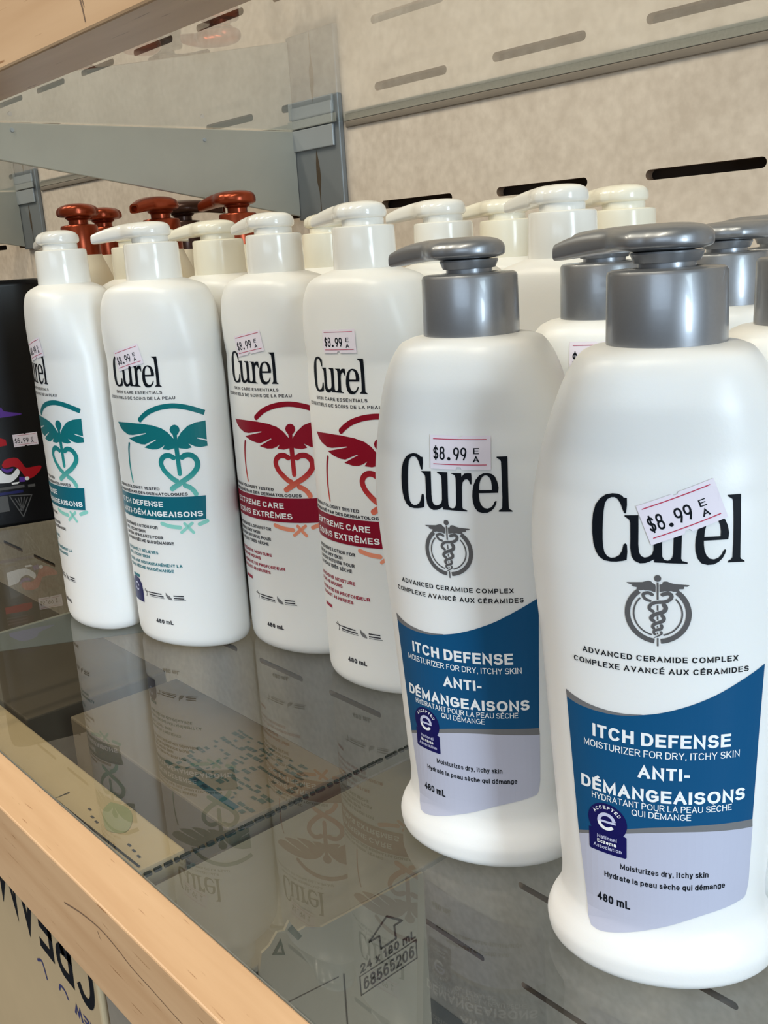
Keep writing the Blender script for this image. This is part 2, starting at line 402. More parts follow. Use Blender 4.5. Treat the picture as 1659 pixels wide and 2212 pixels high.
# ------------------------------------------------------------------ a plain sans alphabet drawn as pen strokes (unit cap height)
def ell(cx, cy, rx, ry, a0, a1, n=14):
    o = []
    for i in range(n + 1):
        a = math.radians(a0 + (a1 - a0) * i / n); c, s = math.cos(a), math.sin(a)
        o.append((cx + rx * math.copysign(abs(c) ** 0.88, c), cy + ry * math.copysign(abs(s) ** 0.88, s)))
    return o
GLYPH = {
 'A': (0.76, [[(0,0),(0.5,1),(1,0)], [(0.2,0.33),(0.8,0.33)]]),
 'B': (0.68, [[(0,0),(0,1),(0.55,1)] + ell(0.55,0.765,0.40,0.235,90,-90,10) + [(0,0.53)], [(0.5,0.53)] + ell(0.58,0.265,0.42,0.265,90,-90,10) + [(0,0)]]),
 'C': (0.74, [ell(0.5,0.5,0.5,0.5,42,318,24)]),
 'D': (0.72, [[(0,0),(0,1),(0.42,1)] + ell(0.42,0.5,0.58,0.5,90,-90,16) + [(0,0)]]),
 'E': (0.62, [[(1,1),(0,1),(0,0),(1,0)], [(0,0.52),(0.9,0.52)]]),
 'F': (0.58, [[(1,1),(0,1),(0,0)], [(0,0.5),(0.85,0.5)]]),
 'G': (0.76, [ell(0.5,0.5,0.5,0.5,45,300,22) + [(1,0.18),(1,0.46),(0.58,0.46)]]),
 'H': (0.70, [[(0,0),(0,1)], [(1,0),(1,1)], [(0,0.52),(1,0.52)]]),
 'I': (0.20, [[(0.5,0),(0.5,1)]]),
 'J': (0.52, [[(1,1),(1,0.3)] + ell(0.5,0.3,0.5,0.3,0,-180,12)]),
 'K': (0.70, [[(0,0),(0,1)], [(0.95,1),(0,0.38)], [(0.32,0.56),(1,0)]]),
 'L': (0.56, [[(0,1),(0,0),(1,0)]]),
 'M': (0.84, [[(0,0),(0,1),(0.5,0.12),(1,1),(1,0)]]),
 'N': (0.70, [[(0,0),(0,1),(1,0),(1,1)]]),
 'O': (0.80, [ell(0.5,0.5,0.5,0.5,0,360,32)]),
 'P': (0.66, [[(0,0),(0,1),(0.52,1)] + ell(0.52,0.735,0.48,0.265,90,-90,10) + [(0,0.47)]]),
 'Q': (0.80, [ell(0.5,0.5,0.5,0.5,0,360,32), [(0.62,0.26),(0.98,-0.03)]]),
 'R': (0.70, [[(0,0),(0,1),(0.52,1)] + ell(0.52,0.745,0.45,0.255,90,-90,10) + [(0,0.49)], [(0.55,0.49),(0.98,0)]]),
 'S': (0.66, [ell(0.5,0.75,0.46,0.25,28,270,14)[:-1] + ell(0.5,0.26,0.5,0.26,84,-152,14)]),
 'T': (0.62, [[(0,1),(1,1)], [(0.5,0),(0.5,1)]]),
 'U': (0.70, [[(0,1),(0,0.34)] + ell(0.5,0.34,0.5,0.34,180,360,14) + [(1,1)]]),
 'V': (0.72, [[(0,1),(0.5,0),(1,1)]]),
 'W': (0.98, [[(0,1),(0.25,0),(0.5,0.9),(0.75,0),(1,1)]]),
 'X': (0.68, [[(0,0),(1,1)], [(0,1),(1,0)]]),
 'Y': (0.70, [[(0,1),(0.5,0.45),(1,1)], [(0.5,0.45),(0.5,0)]]),
 'Z': (0.62, [[(0,1),(1,1),(0,0),(1,0)]]),
 'a': (0.56, [[(1,0.42),(0.42,0.42)] + ell(0.38,0.21,0.38,0.21,90,270,10) + [(0.55,0.0),(1,0.14)], [(1,0),(1,0.48)] + ell(0.52,0.48,0.48,0.25,0,155,10)]),
 'c': (0.52, [ell(0.5,0.365,0.5,0.365,45,315,18)]),
 'd': (0.57, [ell(0.47,0.365,0.47,0.365,0,360,20), [(1,0),(1,1)]]),
 'e': (0.56, [[(0.04,0.38),(1,0.38)] + ell(0.5,0.365,0.5,0.365,8,310,20)]),
 'g': (0.57, [ell(0.47,0.365,0.47,0.365,0,360,20), [(1,0.73),(1,-0.02)] + ell(0.5,-0.02,0.5,0.22,0,-150,10)]),
 'h': (0.55, [[(0,0),(0,1)], [(0,0.40)] + ell(0.5,0.42,0.5,0.31,180,0,10) + [(1,0)]]),
 'i': (0.20, [[(0.5,0),(0.5,0.73)], [(0.5,0.98),(0.5,1.0)]]),
 'k': (0.52, [[(0,0),(0,1)], [(0.9,0.73),(0,0.28)], [(0.35,0.44),(1,0)]]),
 'l': (0.20, [[(0.5,0),(0.5,1)]]),
 'm': (0.86, [[(0,0),(0,0.73)], [(0,0.44)] + ell(0.25,0.46,0.25,0.27,180,0,8) + [(0.5,0)], [(0.5,0.44)] + ell(0.75,0.46,0.25,0.27,180,0,8) + [(1,0)]]),
 'n': (0.55, [[(0,0),(0,0.73)], [(0,0.40)] + ell(0.5,0.42,0.5,0.31,180,0,10) + [(1,0)]]),
 'o': (0.57, [ell(0.5,0.365,0.5,0.365,0,360,24)]),
 'p': (0.57, [ell(0.53,0.365,0.47,0.365,0,360,20), [(0,0.73),(0,-0.25)]]),
 'q': (0.57, [ell(0.47,0.365,0.47,0.365,0,360,20), [(1,0.73),(1,-0.25)]]),
 'r': (0.36, [[(0,0),(0,0.73)], [(0,0.42)] + ell(0.9,0.40,0.9,0.33,180,92,8)]),
 's': (0.50, [ell(0.5,0.55,0.46,0.18,25,265,12)[:-1] + ell(0.5,0.19,0.5,0.19,82,-155,12)]),
 't': (0.36, [[(0.4,0.95),(0.4,0.16)] + ell(0.85,0.16,0.45,0.16,180,265,6), [(0,0.73),(0.95,0.73)]]),
 'u': (0.55, [[(1,0),(1,0.73)], [(0,0.73),(0,0.31)] + ell(0.5,0.31,0.5,0.31,180,360,10)]),
 'x': (0.50, [[(0,0),(1,0.73)], [(0,0.73),(1,0)]]),
 'y': (0.54, [[(0,0.73),(0.52,0.0)], [(1,0.73),(0.42,-0.22),(0.1,-0.25)]]),
 'z': (0.48, [[(0,0.73),(1,0.73),(0,0),(1,0)]]),
 '0': (0.58, [ell(0.5,0.5,0.5,0.5,0,360,28)]),
 '1': (0.40, [[(0,0.78),(0.62,1),(0.62,0)]]),
 '2': (0.56, [ell(0.5,0.72,0.48,0.28,165,-25,12) + [(0,0),(1,0)]]),
 '4': (0.60, [[(0.72,0),(0.72,1),(0,0.30),(1,0.30)]]),
 '5': (0.56, [[(0.9,1),(0.14,1),(0.06,0.50)] + ell(0.48,0.32,0.50,0.32,130,-150,14)]),
 '6': (0.56, [ell(0.5,0.31,0.5,0.31,0,360,20), [(0.02,0.34)] + ell(0.56,0.42,0.56,0.58,180,62,10)]),
 '8': (0.56, [ell(0.5,0.76,0.43,0.24,0,360,20), ell(0.5,0.26,0.5,0.27,0,360,20)]),
 '9': (0.56, [ell(0.5,0.69,0.5,0.31,0,360,20), [(0.98,0.66),(0.90,0.36),(0.55,0.0)]]),
 '$': (0.56, [ell(0.5,0.72,0.44,0.22,28,270,12)[:-1] + ell(0.5,0.28,0.48,0.22,84,-152,12), [(0.5,-0.06),(0.5,1.06)]]),
 ',': (0.18, [[(0.55,0.03),(0.3,-0.16)]]),
 '-': (0.34, [[(0,0.38),(1,0.38)]]),
}
for ch, base, y0 in (('É','E',1.17), ('é','e',0.90), ('È','E',1.17), ('è','e',0.90), ('Ê','E',1.17)):
    W_, L_ = GLYPH[base]
    ac = {'É': [(0.38,y0),(0.68,y0+0.15)], 'é': [(0.4,y0),(0.72,y0+0.15)], 'È': [(0.66,y0),(0.36,y0+0.15)], 'è': [(0.6,y0),(0.28,y0+0.15)], 'Ê': [(0.2,y0),(0.5,y0+0.14),(0.8,y0)]}[ch]
    GLYPH[ch] = (W_, L_ + [ac])

def ribbon(p, w, closed=False):
    # constant-width stroke with mitred joints and square ends
    q = [p[0]]
    for v in p[1:]:
        if math.hypot(v[0]-q[-1][0], v[1]-q[-1][1]) > 1e-5: q.append(v)
    if len(q) < 2: return [], []
    closed = math.hypot(q[0][0]-q[-1][0], q[0][1]-q[-1][1]) < 1e-3 and len(q) > 4
    if closed: q = q[:-1]
    n = len(q)
    if not closed:
        for e, d in ((0, 1), (n-1, n-2)):
            dx, dy = q[e][0]-q[d][0], q[e][1]-q[d][1]; k = math.hypot(dx, dy)
            q[e] = (q[e][0] + dx/k*w/2, q[e][1] + dy/k*w/2)
    L, R = [], []
    for i in range(n):
        a = q[i-1] if (i > 0 or closed) else None; b = q[(i+1) % n] if (i < n-1 or closed) else None
        if a is None: a = (2*q[i][0]-b[0], 2*q[i][1]-b[1])
        if b is None: b = (2*q[i][0]-a[0], 2*q[i][1]-a[1])
        d0 = (q[i][0]-a[0], q[i][1]-a[1]); d1 = (b[0]-q[i][0], b[1]-q[i][1])
        k0, k1 = math.hypot(*d0), math.hypot(*d1)
        n0 = (-d0[1]/k0, d0[0]/k0); n1 = (-d1[1]/k1, d1[0]/k1)
        mx, my = n0[0]+n1[0], n0[1]+n1[1]; mm = math.hypot(mx, my)
        if mm < 1e-6: mx, my, mm = n0[0], n0[1], 1.0
        c = max(0.40, (mx*n0[0] + my*n0[1]) / mm)
        h = w / 2 / c
        L.append((q[i][0] + mx/mm*h, q[i][1] + my/mm*h)); R.append((q[i][0] - mx/mm*h, q[i][1] - my/mm*h))
    m = n if closed else n - 1
    return L + R, [(i, n+i, n + (i+1) % n, (i+1) % n) for i in range(m)]

def set_line(body, w, track):
    # returns strokes of a whole line of text: (verts, faces), starting at x = 0
    x = 0.0; V, F = [], []
    for ch in body:
        if ch == ' ': x += 0.30 + track; continue
        W_, L_ = GLYPH[ch]
        W2 = max(W_, w)
        for pl in L_:
            pts = [(x + w/2 + u*(W2 - w), w/2 + v*(1 - w)) for u, v in pl]
            vs, fs = ribbon(pts, w)
            o = len(V); V += vs; F += [tuple(k + o for k in f) for f in fs]
        x += W2 + 0.12 + track
    return V, F

class Print:
    # a sheet of flat artwork in mm, later wrapped on a bottle or laid on a plane
    def __init__(self):
        self.bm = {}; self.mats = []; self.tr = None
    def raw(self, vs, fs, m, lvl):
        if m not in self.mats: self.mats.append(m)
        bm = self.bm.setdefault(lvl, bmesh.new()); mi = self.mats.index(m)
        if self.tr:
            cx, cy, an = self.tr; c, s = math.cos(an), math.sin(an)
            vs = [(cx + x*c - y*s, cy + x*s + y*c) for x, y in vs]
        bv = [bm.verts.new((x, y, 0)) for x, y in vs]
        for f in fs:
            try: bm.faces.new([bv[i] for i in f]).material_index = mi
            except ValueError: pass
    def poly(self, pts, m, lvl=1, holes=()):
        self.raw(*fill([pts, *holes]), m, lvl)
    def rect(self, x0, y0, x1, y1, m, lvl=1):
        self.poly([(x0, y0), (x1, y0), (x1, y1), (x0, y1)], m, lvl)
    def stroke(self, pts, w, m, lvl=1, smooth=True, round_ends=True, taper=None):
        p = smooth_line(pts) if smooth else pts
        L, R = [], []
        for i, q in enumerate(p):
            a = p[max(0, i-1)]; b = p[min(len(p)-1, i+1)]
            dx, dy = b[0]-a[0], b[1]-a[1]; k = math.hypot(dx, dy) or 1
            h = w / 2 * (1 if taper is None else 1 + (taper - 1) * i / (len(p) - 1))
            L.append((q[0] - dy/k*h, q[1] + dx/k*h)); R.append((q[0] + dy/k*h, q[1] - dx/k*h))
        n = len(p)
        self.raw(L + R, [(i, n+i, n+i+1, i+1) for i in range(n-1)], m, lvl)
        if round_ends:
            for e, d, hh in ((p[0], p[1], w/2), (p[-1], p[-2], w/2 * (taper or 1))):
                an = math.atan2(e[1]-d[1], e[0]-d[0])
                ring = [(e[0] + hh*math.cos(an - math.pi/2 + math.pi*k/8), e[1] + hh*math.sin(an - math.pi/2 + math.pi*k/8)) for k in range(9)]
                self.raw(ring, [tuple(range(9))], m, lvl)
    def arc(self, cx, cy, r, w, a0, a1, m, lvl=1, n=40, squash=1.0):
        pts = [(cx + r*math.cos(math.radians(a0 + (a1-a0)*i/n)), cy + squash*r*math.sin(math.radians(a0 + (a1-a0)*i/n))) for i in range(n+1)]
        self.stroke(pts, w, m, lvl, smooth=False, round_ends=False)
    def disc(self, cx, cy, rx, ry, m, lvl=1, n=32):
        self.raw([(cx + rx*math.cos(2*math.pi*i/n), cy + ry*math.sin(2*math.pi*i/n)) for i in range(n)], [tuple(range(n))], m, lvl)
    def text(self, body, x0, x1, y, cap, m, lvl=2, w=0.15, track=0.0):
        vs, fs = set_line(body, w, track)
        a = min(v[0] for v in vs); b = max(v[0] for v in vs); kx = (x1 - x0) / (b - a)
        self.raw([(x0 + (v[0]-a)*kx, y + v[1]*cap) for v in vs], fs, m, lvl)
    def letter(self, ch, cx, cy, an, wd, cap, m, lvl=2, w=0.18):
        vs, fs = set_line(ch, w, 0)
        a = min(v[0] for v in vs); b = max(v[0] for v in vs); kx = wd / (b - a)
        c, s = math.cos(an), math.sin(an); o = []
        for v in vs:
            x, y = (v[0]-a)*kx - wd/2, v[1]*cap - cap/2
            o.append((cx + x*c - y*s, cy + x*s + y*c))
        self.raw(o, fs, m, lvl)
    def build(self, name, parent, fn, step=2.0):
        out = bmesh.new()
        for lvl, bm in sorted(self.bm.items()):
            xs = [v.co.x for v in bm.verts]; ys = [v.co.y for v in bm.verts]
            if step:
                for ax, lo, hi, st in ((0, min(xs), max(xs), step), (1, min(ys), max(ys), step * 2)):
                    k = math.ceil(lo / st)
                    while k * st < hi:
                        co = [0, 0, 0]; no = [0, 0, 0]; co[ax] = k * st; no[ax] = 1
                        bmesh.ops.bisect_plane(bm, geom=bm.verts[:] + bm.edges[:] + bm.faces[:], plane_co=co, plane_no=no, dist=1e-6)
                        k += 1
            mp = {v: out.verts.new(fn(v.co.x, v.co.y, lvl)) for v in bm.verts}
            for f in bm.faces:
                try: out.faces.new([mp[v] for v in f.verts]).material_index = f.material_index
                except ValueError: pass
            bm.free()
        me = bpy.data.meshes.new(name); out.to_mesh(me); out.free()
        for m in self.mats: me.materials.append(m)
        return new_obj(name, me, parent) if parent is not None else me

# ------------------------------------------------------------------ shelf structure
XL, XR = -1.60, 0.42
def build_wall():
    PX, R_, HL = 0.1075, 0.0027, 0.0318
    slot = []
    for k in range(9): a = -math.pi/2 + math.pi*k/8; slot.append((HL + R_*math.cos(a), R_*math.sin(a)))
    for k in range(9): a = math.pi/2 + math.pi*k/8; slot.append((-HL + R_*math.cos(a), R_*math.sin(a)))
    V, F, MI = [], [], []
    # slot rows: one pitch above the lower shelf, a wider one below it
    rows = [0.2442 + 0.0763*j for j in range(-3, 6)] + [-0.0685, -0.1555, -0.2430, -0.3300, -0.4170]
    rows.sort()
    cuts = [rows[0] - 0.0436] + [(p + q) / 2 for p, q in zip(rows, rows[1:])] + [rows[-1] + 0.0381]
    for zc, lo, hi in zip(rows, cuts, cuts[1:]):
        cell = bmesh.new()
        rect = [cell.verts.new(p) for p in ((-PX/2, 0, lo - zc), (PX/2, 0, lo - zc), (PX/2, 0, hi - zc), (-PX/2, 0, hi - zc))]
        sv = [cell.verts.new((x, 0, z)) for x, z in slot]
        es = [cell.edges.new((r[i], r[(i+1) % len(r)])) for r in (rect, sv) for i in range(len(r))]
        bmesh.ops.triangle_fill(cell, use_beauty=True, use_dissolve=False, edges=es, normal=(0, -1, 0))
        bv = [cell.verts.new((v.co.x, 0.006, v.co.z)) for v in sv]
        n = len(sv)
        for i in range(n):
            cell.faces.new((sv[i], sv[(i+1) % n], bv[(i+1) % n], bv[i])).material_index = 1
        cell.verts.index_update()
        cv = [v.co.copy() for v in cell.verts]; cf = [([v.index for v in f.verts], f.material_index) for f in cell.faces]
        cell.free()
        for i in range(-10, 9):
            o = len(V); ox = -0.5108 + i*PX
            V += [(c.x + ox, 0.478 + c.y, c.z + zc) for c in cv]
            for f, m in cf: F.append([k + o for k in f]); MI.append(m)
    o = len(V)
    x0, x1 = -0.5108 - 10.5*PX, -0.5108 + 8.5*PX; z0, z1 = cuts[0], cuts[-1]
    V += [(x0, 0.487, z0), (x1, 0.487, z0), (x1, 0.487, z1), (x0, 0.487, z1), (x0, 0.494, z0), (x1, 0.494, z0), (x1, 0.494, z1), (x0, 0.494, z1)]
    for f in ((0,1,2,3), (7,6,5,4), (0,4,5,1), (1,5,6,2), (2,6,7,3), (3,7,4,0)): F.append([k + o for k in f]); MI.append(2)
    me = bpy.data.meshes.new('wall_back'); me.from_pydata(V, [], F)
    for m in (WALL, SLOTEDGE, WALLDARK): me.materials.append(m)
    me.polygons.foreach_set('material_index', MI)
    bm = bmesh.new(); bm.from_mesh(me); bmesh.ops.remove_doubles(bm, verts=bm.verts[:], dist=1e-5); bm.to_mesh(me); bm.free()
    structure(new_obj('wall_back', me), 'beige slotted hardboard panel at the back of the shelves', 'wall')
build_wall()

deck = box_obj('floor', (XL, 0.10, -0.425), (XR, 0.4775, -0.405), DECK, bevel=0.001)
structure(deck, 'grey base deck under the lower cartons', 'floor')

def pane(name, x0, x1, z, label, notches=(), near=1):
    bm = bmesh.new(); yb, yn = 0.4765, 0.4703
    back = [(x1, yb)]
    for c in sorted(notches, reverse=True): back += [(c + 0.0285, yb), (c + 0.0285, yn), (c - 0.0285, yn), (c - 0.0285, yb)]
    prism(bm, [(x0, 0.1345), (x1, 0.1345)] + back + [(x0, yb)], 'Z', z - 0.006, z)
    bmesh.ops.recalc_face_normals(bm, faces=bm.faces[:])
    bm.normal_update()
    for f in bm.faces: f.material_index = (0 if f.normal.z * near > 0 else 2) if abs(f.normal.z) > 0.5 else 2 if abs(f.normal.x) > 0.5 else 1
    o = finish(bm, name, [GLASS, GEDGE, GLASSB])
    return tag(o, label, 'glass shelf')
pane('glass_shelf', XL, -0.3078, 0.0, 'lower glass shelf pane left of the ground joint, under the white-capped bottles', (-0.5960,))
pane('glass_shelf', -0.3064, XR, 0.0, 'lower glass shelf pane right of the ground joint, under the grey-capped bottles')
pane('glass_shelf', XL, XR, 0.309, 'upper glass shelf pane above the bottles, seen from below', (-0.6075, -1.1350), -1)

jr = random.Random(11)
bm = bmesh.new(); y = 0.1350
while y < 0.468:
    ln = jr.uniform(0.0015, 0.0042)
    add_box(bm, (-0.3077 - jr.uniform(0, 0.0003), y, -0.0012), (-0.3066 + jr.uniform(0, 0.0003), min(0.470, y + ln), 0.00012))
    y += ln + jr.uniform(0.0006, 0.0022)
tag(finish(bm, 'glass_joint', CHIP), 'dark chipped line where the two lower glass panes meet', 'glass joint')['kind'] = 'stuff'

def trim(name, z0, z1, label, cracks):
    root = thing(name, label, 'wooden trim', ((XL + XR) / 2, 0.1245, z0))
    bm = bmesh.new(); hx = (XR - XL) / 2
    add_box(bm, (-hx, -0.0095, 0), (hx, 0.0095, z1 - z0), 0.0007)
    finish(bm, 'strip', WOOD, root)
    for pts in cracks:
        p = Print(); p.stroke([((x - (XL + XR) / 2) * 1000, (z - z0) * 1000) for x, z in pts[0]], pts[1], SLOTEDGE, 1, taper=0.5)
        o = p.build('crack', root, lambda x, y, l: (x / 1000, -0.00958, y / 1000), step=0)
        o['label'] = 'dark hairline crack in the wood'
    return root
trim('shelf_edge_trim', -0.042, 0.0, 'light wooden edge strip along the front of the lower glass shelf',
     [([(-0.3363, -0.0162), (-0.3211, -0.0128), (-0.3054, -0.011), (-0.2932, -0.0119), (-0.2819, -0.0139), (-0.2677, -0.0146), (-0.2572, -0.0154), (-0.2486, -0.0158)], 0.75),
      ([(-0.3075, -0.0135), (-0.3066, -0.0152), (-0.3054, -0.0158)], 0.4)])
trim('shelf_edge_trim', 0.267, 0.309, 'light wooden edge strip along the front of the upper glass shelf, cut off at top left',
     [([(-0.2312, 0.2755), (-0.2300, 0.2725), (-0.2292, 0.2690)], 0.8), ([(-0.2297, 0.2745), (-0.2289, 0.2720)], 0.5)])

def bracket(xc, zt, label):
    # shelf bracket: a back plate hooked into the wall slots, a tapering arm and a lip under the glass
    root = thing('shelf_bracket', label, 'shelf bracket', (xc, 0.478, zt))
    bm = bmesh.new(); add_box(bm, (-0.0275, -0.0050, -0.0635), (0.0275, -0.0004, 0.0195), 0.0010)
    finish(bm, 'back_plate', METALP, root)
    bm = bmesh.new(); add_box(bm, (-0.0275, -0.0072, -0.0150), (0.0225, -0.0051, -0.0003), 0.0006)
    finish(bm, 'hook_plate', METALL, root)
    bm = bmesh.new(); add_box(bm, (-0.0275, -0.0076, 0.0068), (0.0245, -0.0051, 0.0190), 0.0009)
    finish(bm, 'top_lip', METALL, root)
    bm = bmesh.new()
    prism(bm, [(-0.0052, -0.0002), (-0.328, -0.0002), (-0.330, -0.004), (-0.0052, -0.0605)], 'X', -0.0270, -0.0245)
    bmesh.ops.bevel(bm, geom=bm.edges[:], offset=0.0005, segments=1, affect='EDGES')
    finish(bm, 'arm', METAL, root)
    for y, z in ((-0.083, -0.0075), (-0.218, -0.0045)):
        bm = bmesh.new()
        bmesh.ops.create_cone(bm, cap_ends=True, segments=16, radius1=0.0015, radius2=0.0011, depth=0.0010,
                              matrix=Matrix.Translation((-0.0241, y, z)) @ Matrix.Rotation(math.pi/2, 4, 'Y'))
        finish(bm, 'rivet', METALL, root)
    p = Print()
    p.poly(smooth_line([(-0.2, -15.5), (1.2, -21), (2.6, -29), (3.0, -37), (1.6, -44), (1.0, -62), (0.4, -62), (0.2, -45), (-1.6, -38), (-1.8, -28), (-1.0, -20), (-0.2, -15.5)], 4), RUST)
    o = p.build('rust_stain', root, lambda x, y, l: (x / 1000, -0.00506, y / 1000), step=0)
    o['label'] = 'dark rust streak down the middle of the plate'
    return root
bracket(-0.6075, 0.3028, 'grey bracket with a tapering arm under the upper glass, behind the white pumps')
bracket(-1.1350, 0.3028, 'grey bracket under the upper glass at the far left edge, above the black bottle')
bracket(-0.5960, -0.0062, 'grey bracket arm under the lower glass, left of the white bottles')

for x0, x1, lab in ((-1.1040, -0.6380, 'added dark strip for the shade under the upper glass, left of the centre bracket'), (-0.5770, XR, 'added dark strip for the shade under the upper glass, right of the centre bracket')):
    bm = bmesh.new(); add_box(bm, (x0, 0.4764, 0.2985), (x1, 0.4779, 0.3028), 0.0006)  # thin added strip, its dark colour imitates the shadow under the glass edge
    tag(finish(bm, 'shade_strip', WALLSHADE, smooth=True, angle=60), lab, 'shade strip', 'shade strips under the upper glass')

# ------------------------------------------------------------------ lotion bottles
CUREL = {'C':[(-8.98,144.68),(-8.74,146.98),(-8.79,148.82),(-9.63,148.89),(-10.08,149.39),(-11.15,149.8),(-12.58,149.83),(-14.39,149.35),(-15.95,148.2),(-17.22,146.44),(-17.93,144.1),(-18.17,141.54),(-18.18,138.72),(-17.87,135.94),(-17.28,133.96),(-16.32,132.4),(-14.84,131.49),(-13.04,131.33),(-11.44,131.47),(-9.72,131.84),(-8.79,132.19),(-8.61,134.46),(-8.73,136.35),(-9.16,136.69),(-9.63,136.26),(-10.02,134.57),(-10.7,133.35),(-11.84,132.58),(-12.97,132.37),(-13.93,132.72),(-14.7,133.65),(-15.11,135.27),(-15.23,137.3),(-15.23,139.85),(-15.15,142.4),(-14.96,144.93),(-14.61,147.09),(-13.92,148.15),(-12.92,148.74),(-11.96,148.82),(-11.18,148.39),(-10.43,147.22),(-9.86,145.65),(-9.43,144.74)],'u':[(-9.39,144.2),(-5.79,144.42),(-5.77,140.75),(-5.8,136.73),(-5.61,134.6),(-5.09,133.5),(-4.13,133.13),(-3.14,133.41),(-2.29,134.1),(-1.97,135.25),(-1.89,138.51),(-1.92,142.24),(-2.08,143.22),(-2.75,143.67),(-3.42,143.95),(-3.47,144.32),(0.21,144.36),(0.23,141.11),(0.17,136.63),(0.24,133.63),(0.73,132.78),(1.51,132.55),(1.48,131.89),(-1.76,131.94),(-1.75,132.8),(-2.79,132.17),(-3.92,131.67),(-5.33,131.5),(-6.74,132.09),(-7.55,133.29),(-7.88,135.54),(-7.86,139.08),(-7.9,142.33),(-8.14,143.06),(-8.86,143.62),(-9.37,143.9)],'r':[(1.44,144.17),(4.91,144.23),(4.99,143.01),(5.96,144.13),(6.96,144.31),(8.19,144.23),(8.31,142.58),(8.22,140.67),(7.82,140.71),(7.41,141.83),(6.8,142.31),(6.05,142.17),(5.35,141.3),(5.06,139.81),(5.0,136.35),(4.96,133.11),(5.24,132.49),(6.56,132.11),(6.55,131.71),(0.96,131.86),(0.98,132.42),(2.17,132.68),(2.72,133.39),(2.93,134.27),(3.04,138.76),(3.0,142.46),(2.79,143.31),(2.15,143.78),(1.48,143.92)],'e':[(16.63,137.87),(16.83,139.57),(16.46,141.53),(15.77,143.13),(14.71,144.0),(13.4,144.36),(12.08,144.23),(10.74,143.56),(9.63,142.22),(8.85,140.38),(8.48,138.41),(8.38,136.68),(8.5,134.95),(9.01,133.09),(10.07,131.73),(11.52,131.3),(13.1,131.37),(14.32,131.99),(15.31,132.97),(15.94,134.19),(16.16,135.13),(15.85,135.31),(15.48,134.94),(15.03,133.96),(14.23,133.11),(13.14,132.74),(12.06,132.99),(11.23,133.86),(10.71,135.22),(10.53,136.7),(10.49,137.81)],'eh':[(10.57,138.8),(10.68,140.39),(11.08,141.98),(11.7,143.07),(12.55,143.6),(13.27,143.49),(13.98,142.92),(14.49,141.82),(14.72,140.11),(14.69,138.82)],'l':[(16.29,149.46),(19.72,149.44),(19.81,143.58),(19.86,136.28),(19.92,132.83),(20.2,132.37),(21.02,131.91),(21.13,131.54),(16.71,131.7),(16.77,132.15),(17.45,132.47),(17.83,133.03),(17.95,136.36),(17.9,142.46),(17.7,147.74),(17.47,148.35),(16.88,148.73),(16.36,149.03)]}
EMB = {'wl':[(-8.8,126.05),(-7.57,126.14),(-4.68,126.37),(-3.88,126.67),(-3.09,126.88),(-2.52,126.75),(-2.06,126.22),(-1.44,125.88),(-1.32,125.14),(-1.37,123.76),(-1.94,123.86),(-2.51,124.07),(-3.3,124.15),(-3.99,124.08),(-4.45,124.26),(-5.14,124.02),(-5.83,124.09),(-6.18,124.5),(-5.95,124.84),(-6.99,124.94),(-7.46,125.21),(-7.28,125.58),(-8.04,125.6),(-8.57,125.8)],'wr':[(-0.37,125.92),(0.31,126.01),(0.52,126.64),(0.97,126.82),(1.64,126.8),(2.32,126.45),(3.44,126.16),(4.78,126.06),(7.01,125.88),(7.13,125.72),(6.57,125.42),(5.68,125.45),(5.85,125.08),(5.58,124.77),(4.57,124.76),(4.58,124.01),(3.8,124.0),(3.01,124.05),(2.56,124.22),(1.89,124.02),(1.0,124.11),(0.32,123.96),(-0.3,123.81)],'s1':[(-1.07,126.51),(-0.6,126.53),(-0.56,121.67),(-1.04,121.65)],'s2':[(-0.98,120.08),(-0.58,120.1),(-0.57,118.62),(-0.97,118.6)],'s3':[(-0.96,116.91),(-0.55,116.94),(-0.55,115.86),(-0.96,115.83)],'s4':[(-0.95,114.23),(-0.57,114.26),(-0.57,113.74),(-0.94,113.72)],'s5':[(-0.94,112.31),(-0.56,112.33),(-0.56,111.81),(-0.93,111.79)],'s6':[(-0.89,110.7),(-0.49,110.72),(-0.48,108.39),(-0.88,108.36)]}
EMBS = {'a':([(-2.22,123.03),(-2.96,123.44),(-3.76,123.39),(-4.39,123.07),(-4.5,122.56),(-4.15,121.96),(-3.64,121.55),(-2.72,121.24)],0.91),'b':([(0.44,123.12),(1.34,123.44),(2.01,123.46),(2.58,123.1),(2.69,122.54),(2.25,121.78),(1.47,121.26),(0.46,121.03),(-0.67,120.94),(-1.58,120.76),(-2.37,120.31),(-2.88,119.58),(-2.77,118.9),(-1.96,118.31)],1.06),'c':([(0.86,120.17),(1.26,119.49),(1.04,118.66),(0.25,118.06),(-0.88,117.68),(-1.79,117.25),(-2.41,116.5),(-2.3,116.0),(-1.78,115.59)],1.19),'d':([(0.43,117.12),(0.83,116.5),(0.61,115.72),(-0.29,115.23),(-1.2,114.9),(-1.83,114.43),(-2.0,113.84),(-1.77,113.54)],1.01),'e':([(0.23,114.36),(0.29,113.85),(-0.05,113.32),(-0.96,113.08),(-1.65,112.71),(-1.7,112.19),(-1.41,111.76)],0.83),'f':([(0.18,112.44),(0.24,112.05),(-0.27,111.51),(-1.52,110.81)],0.71)}
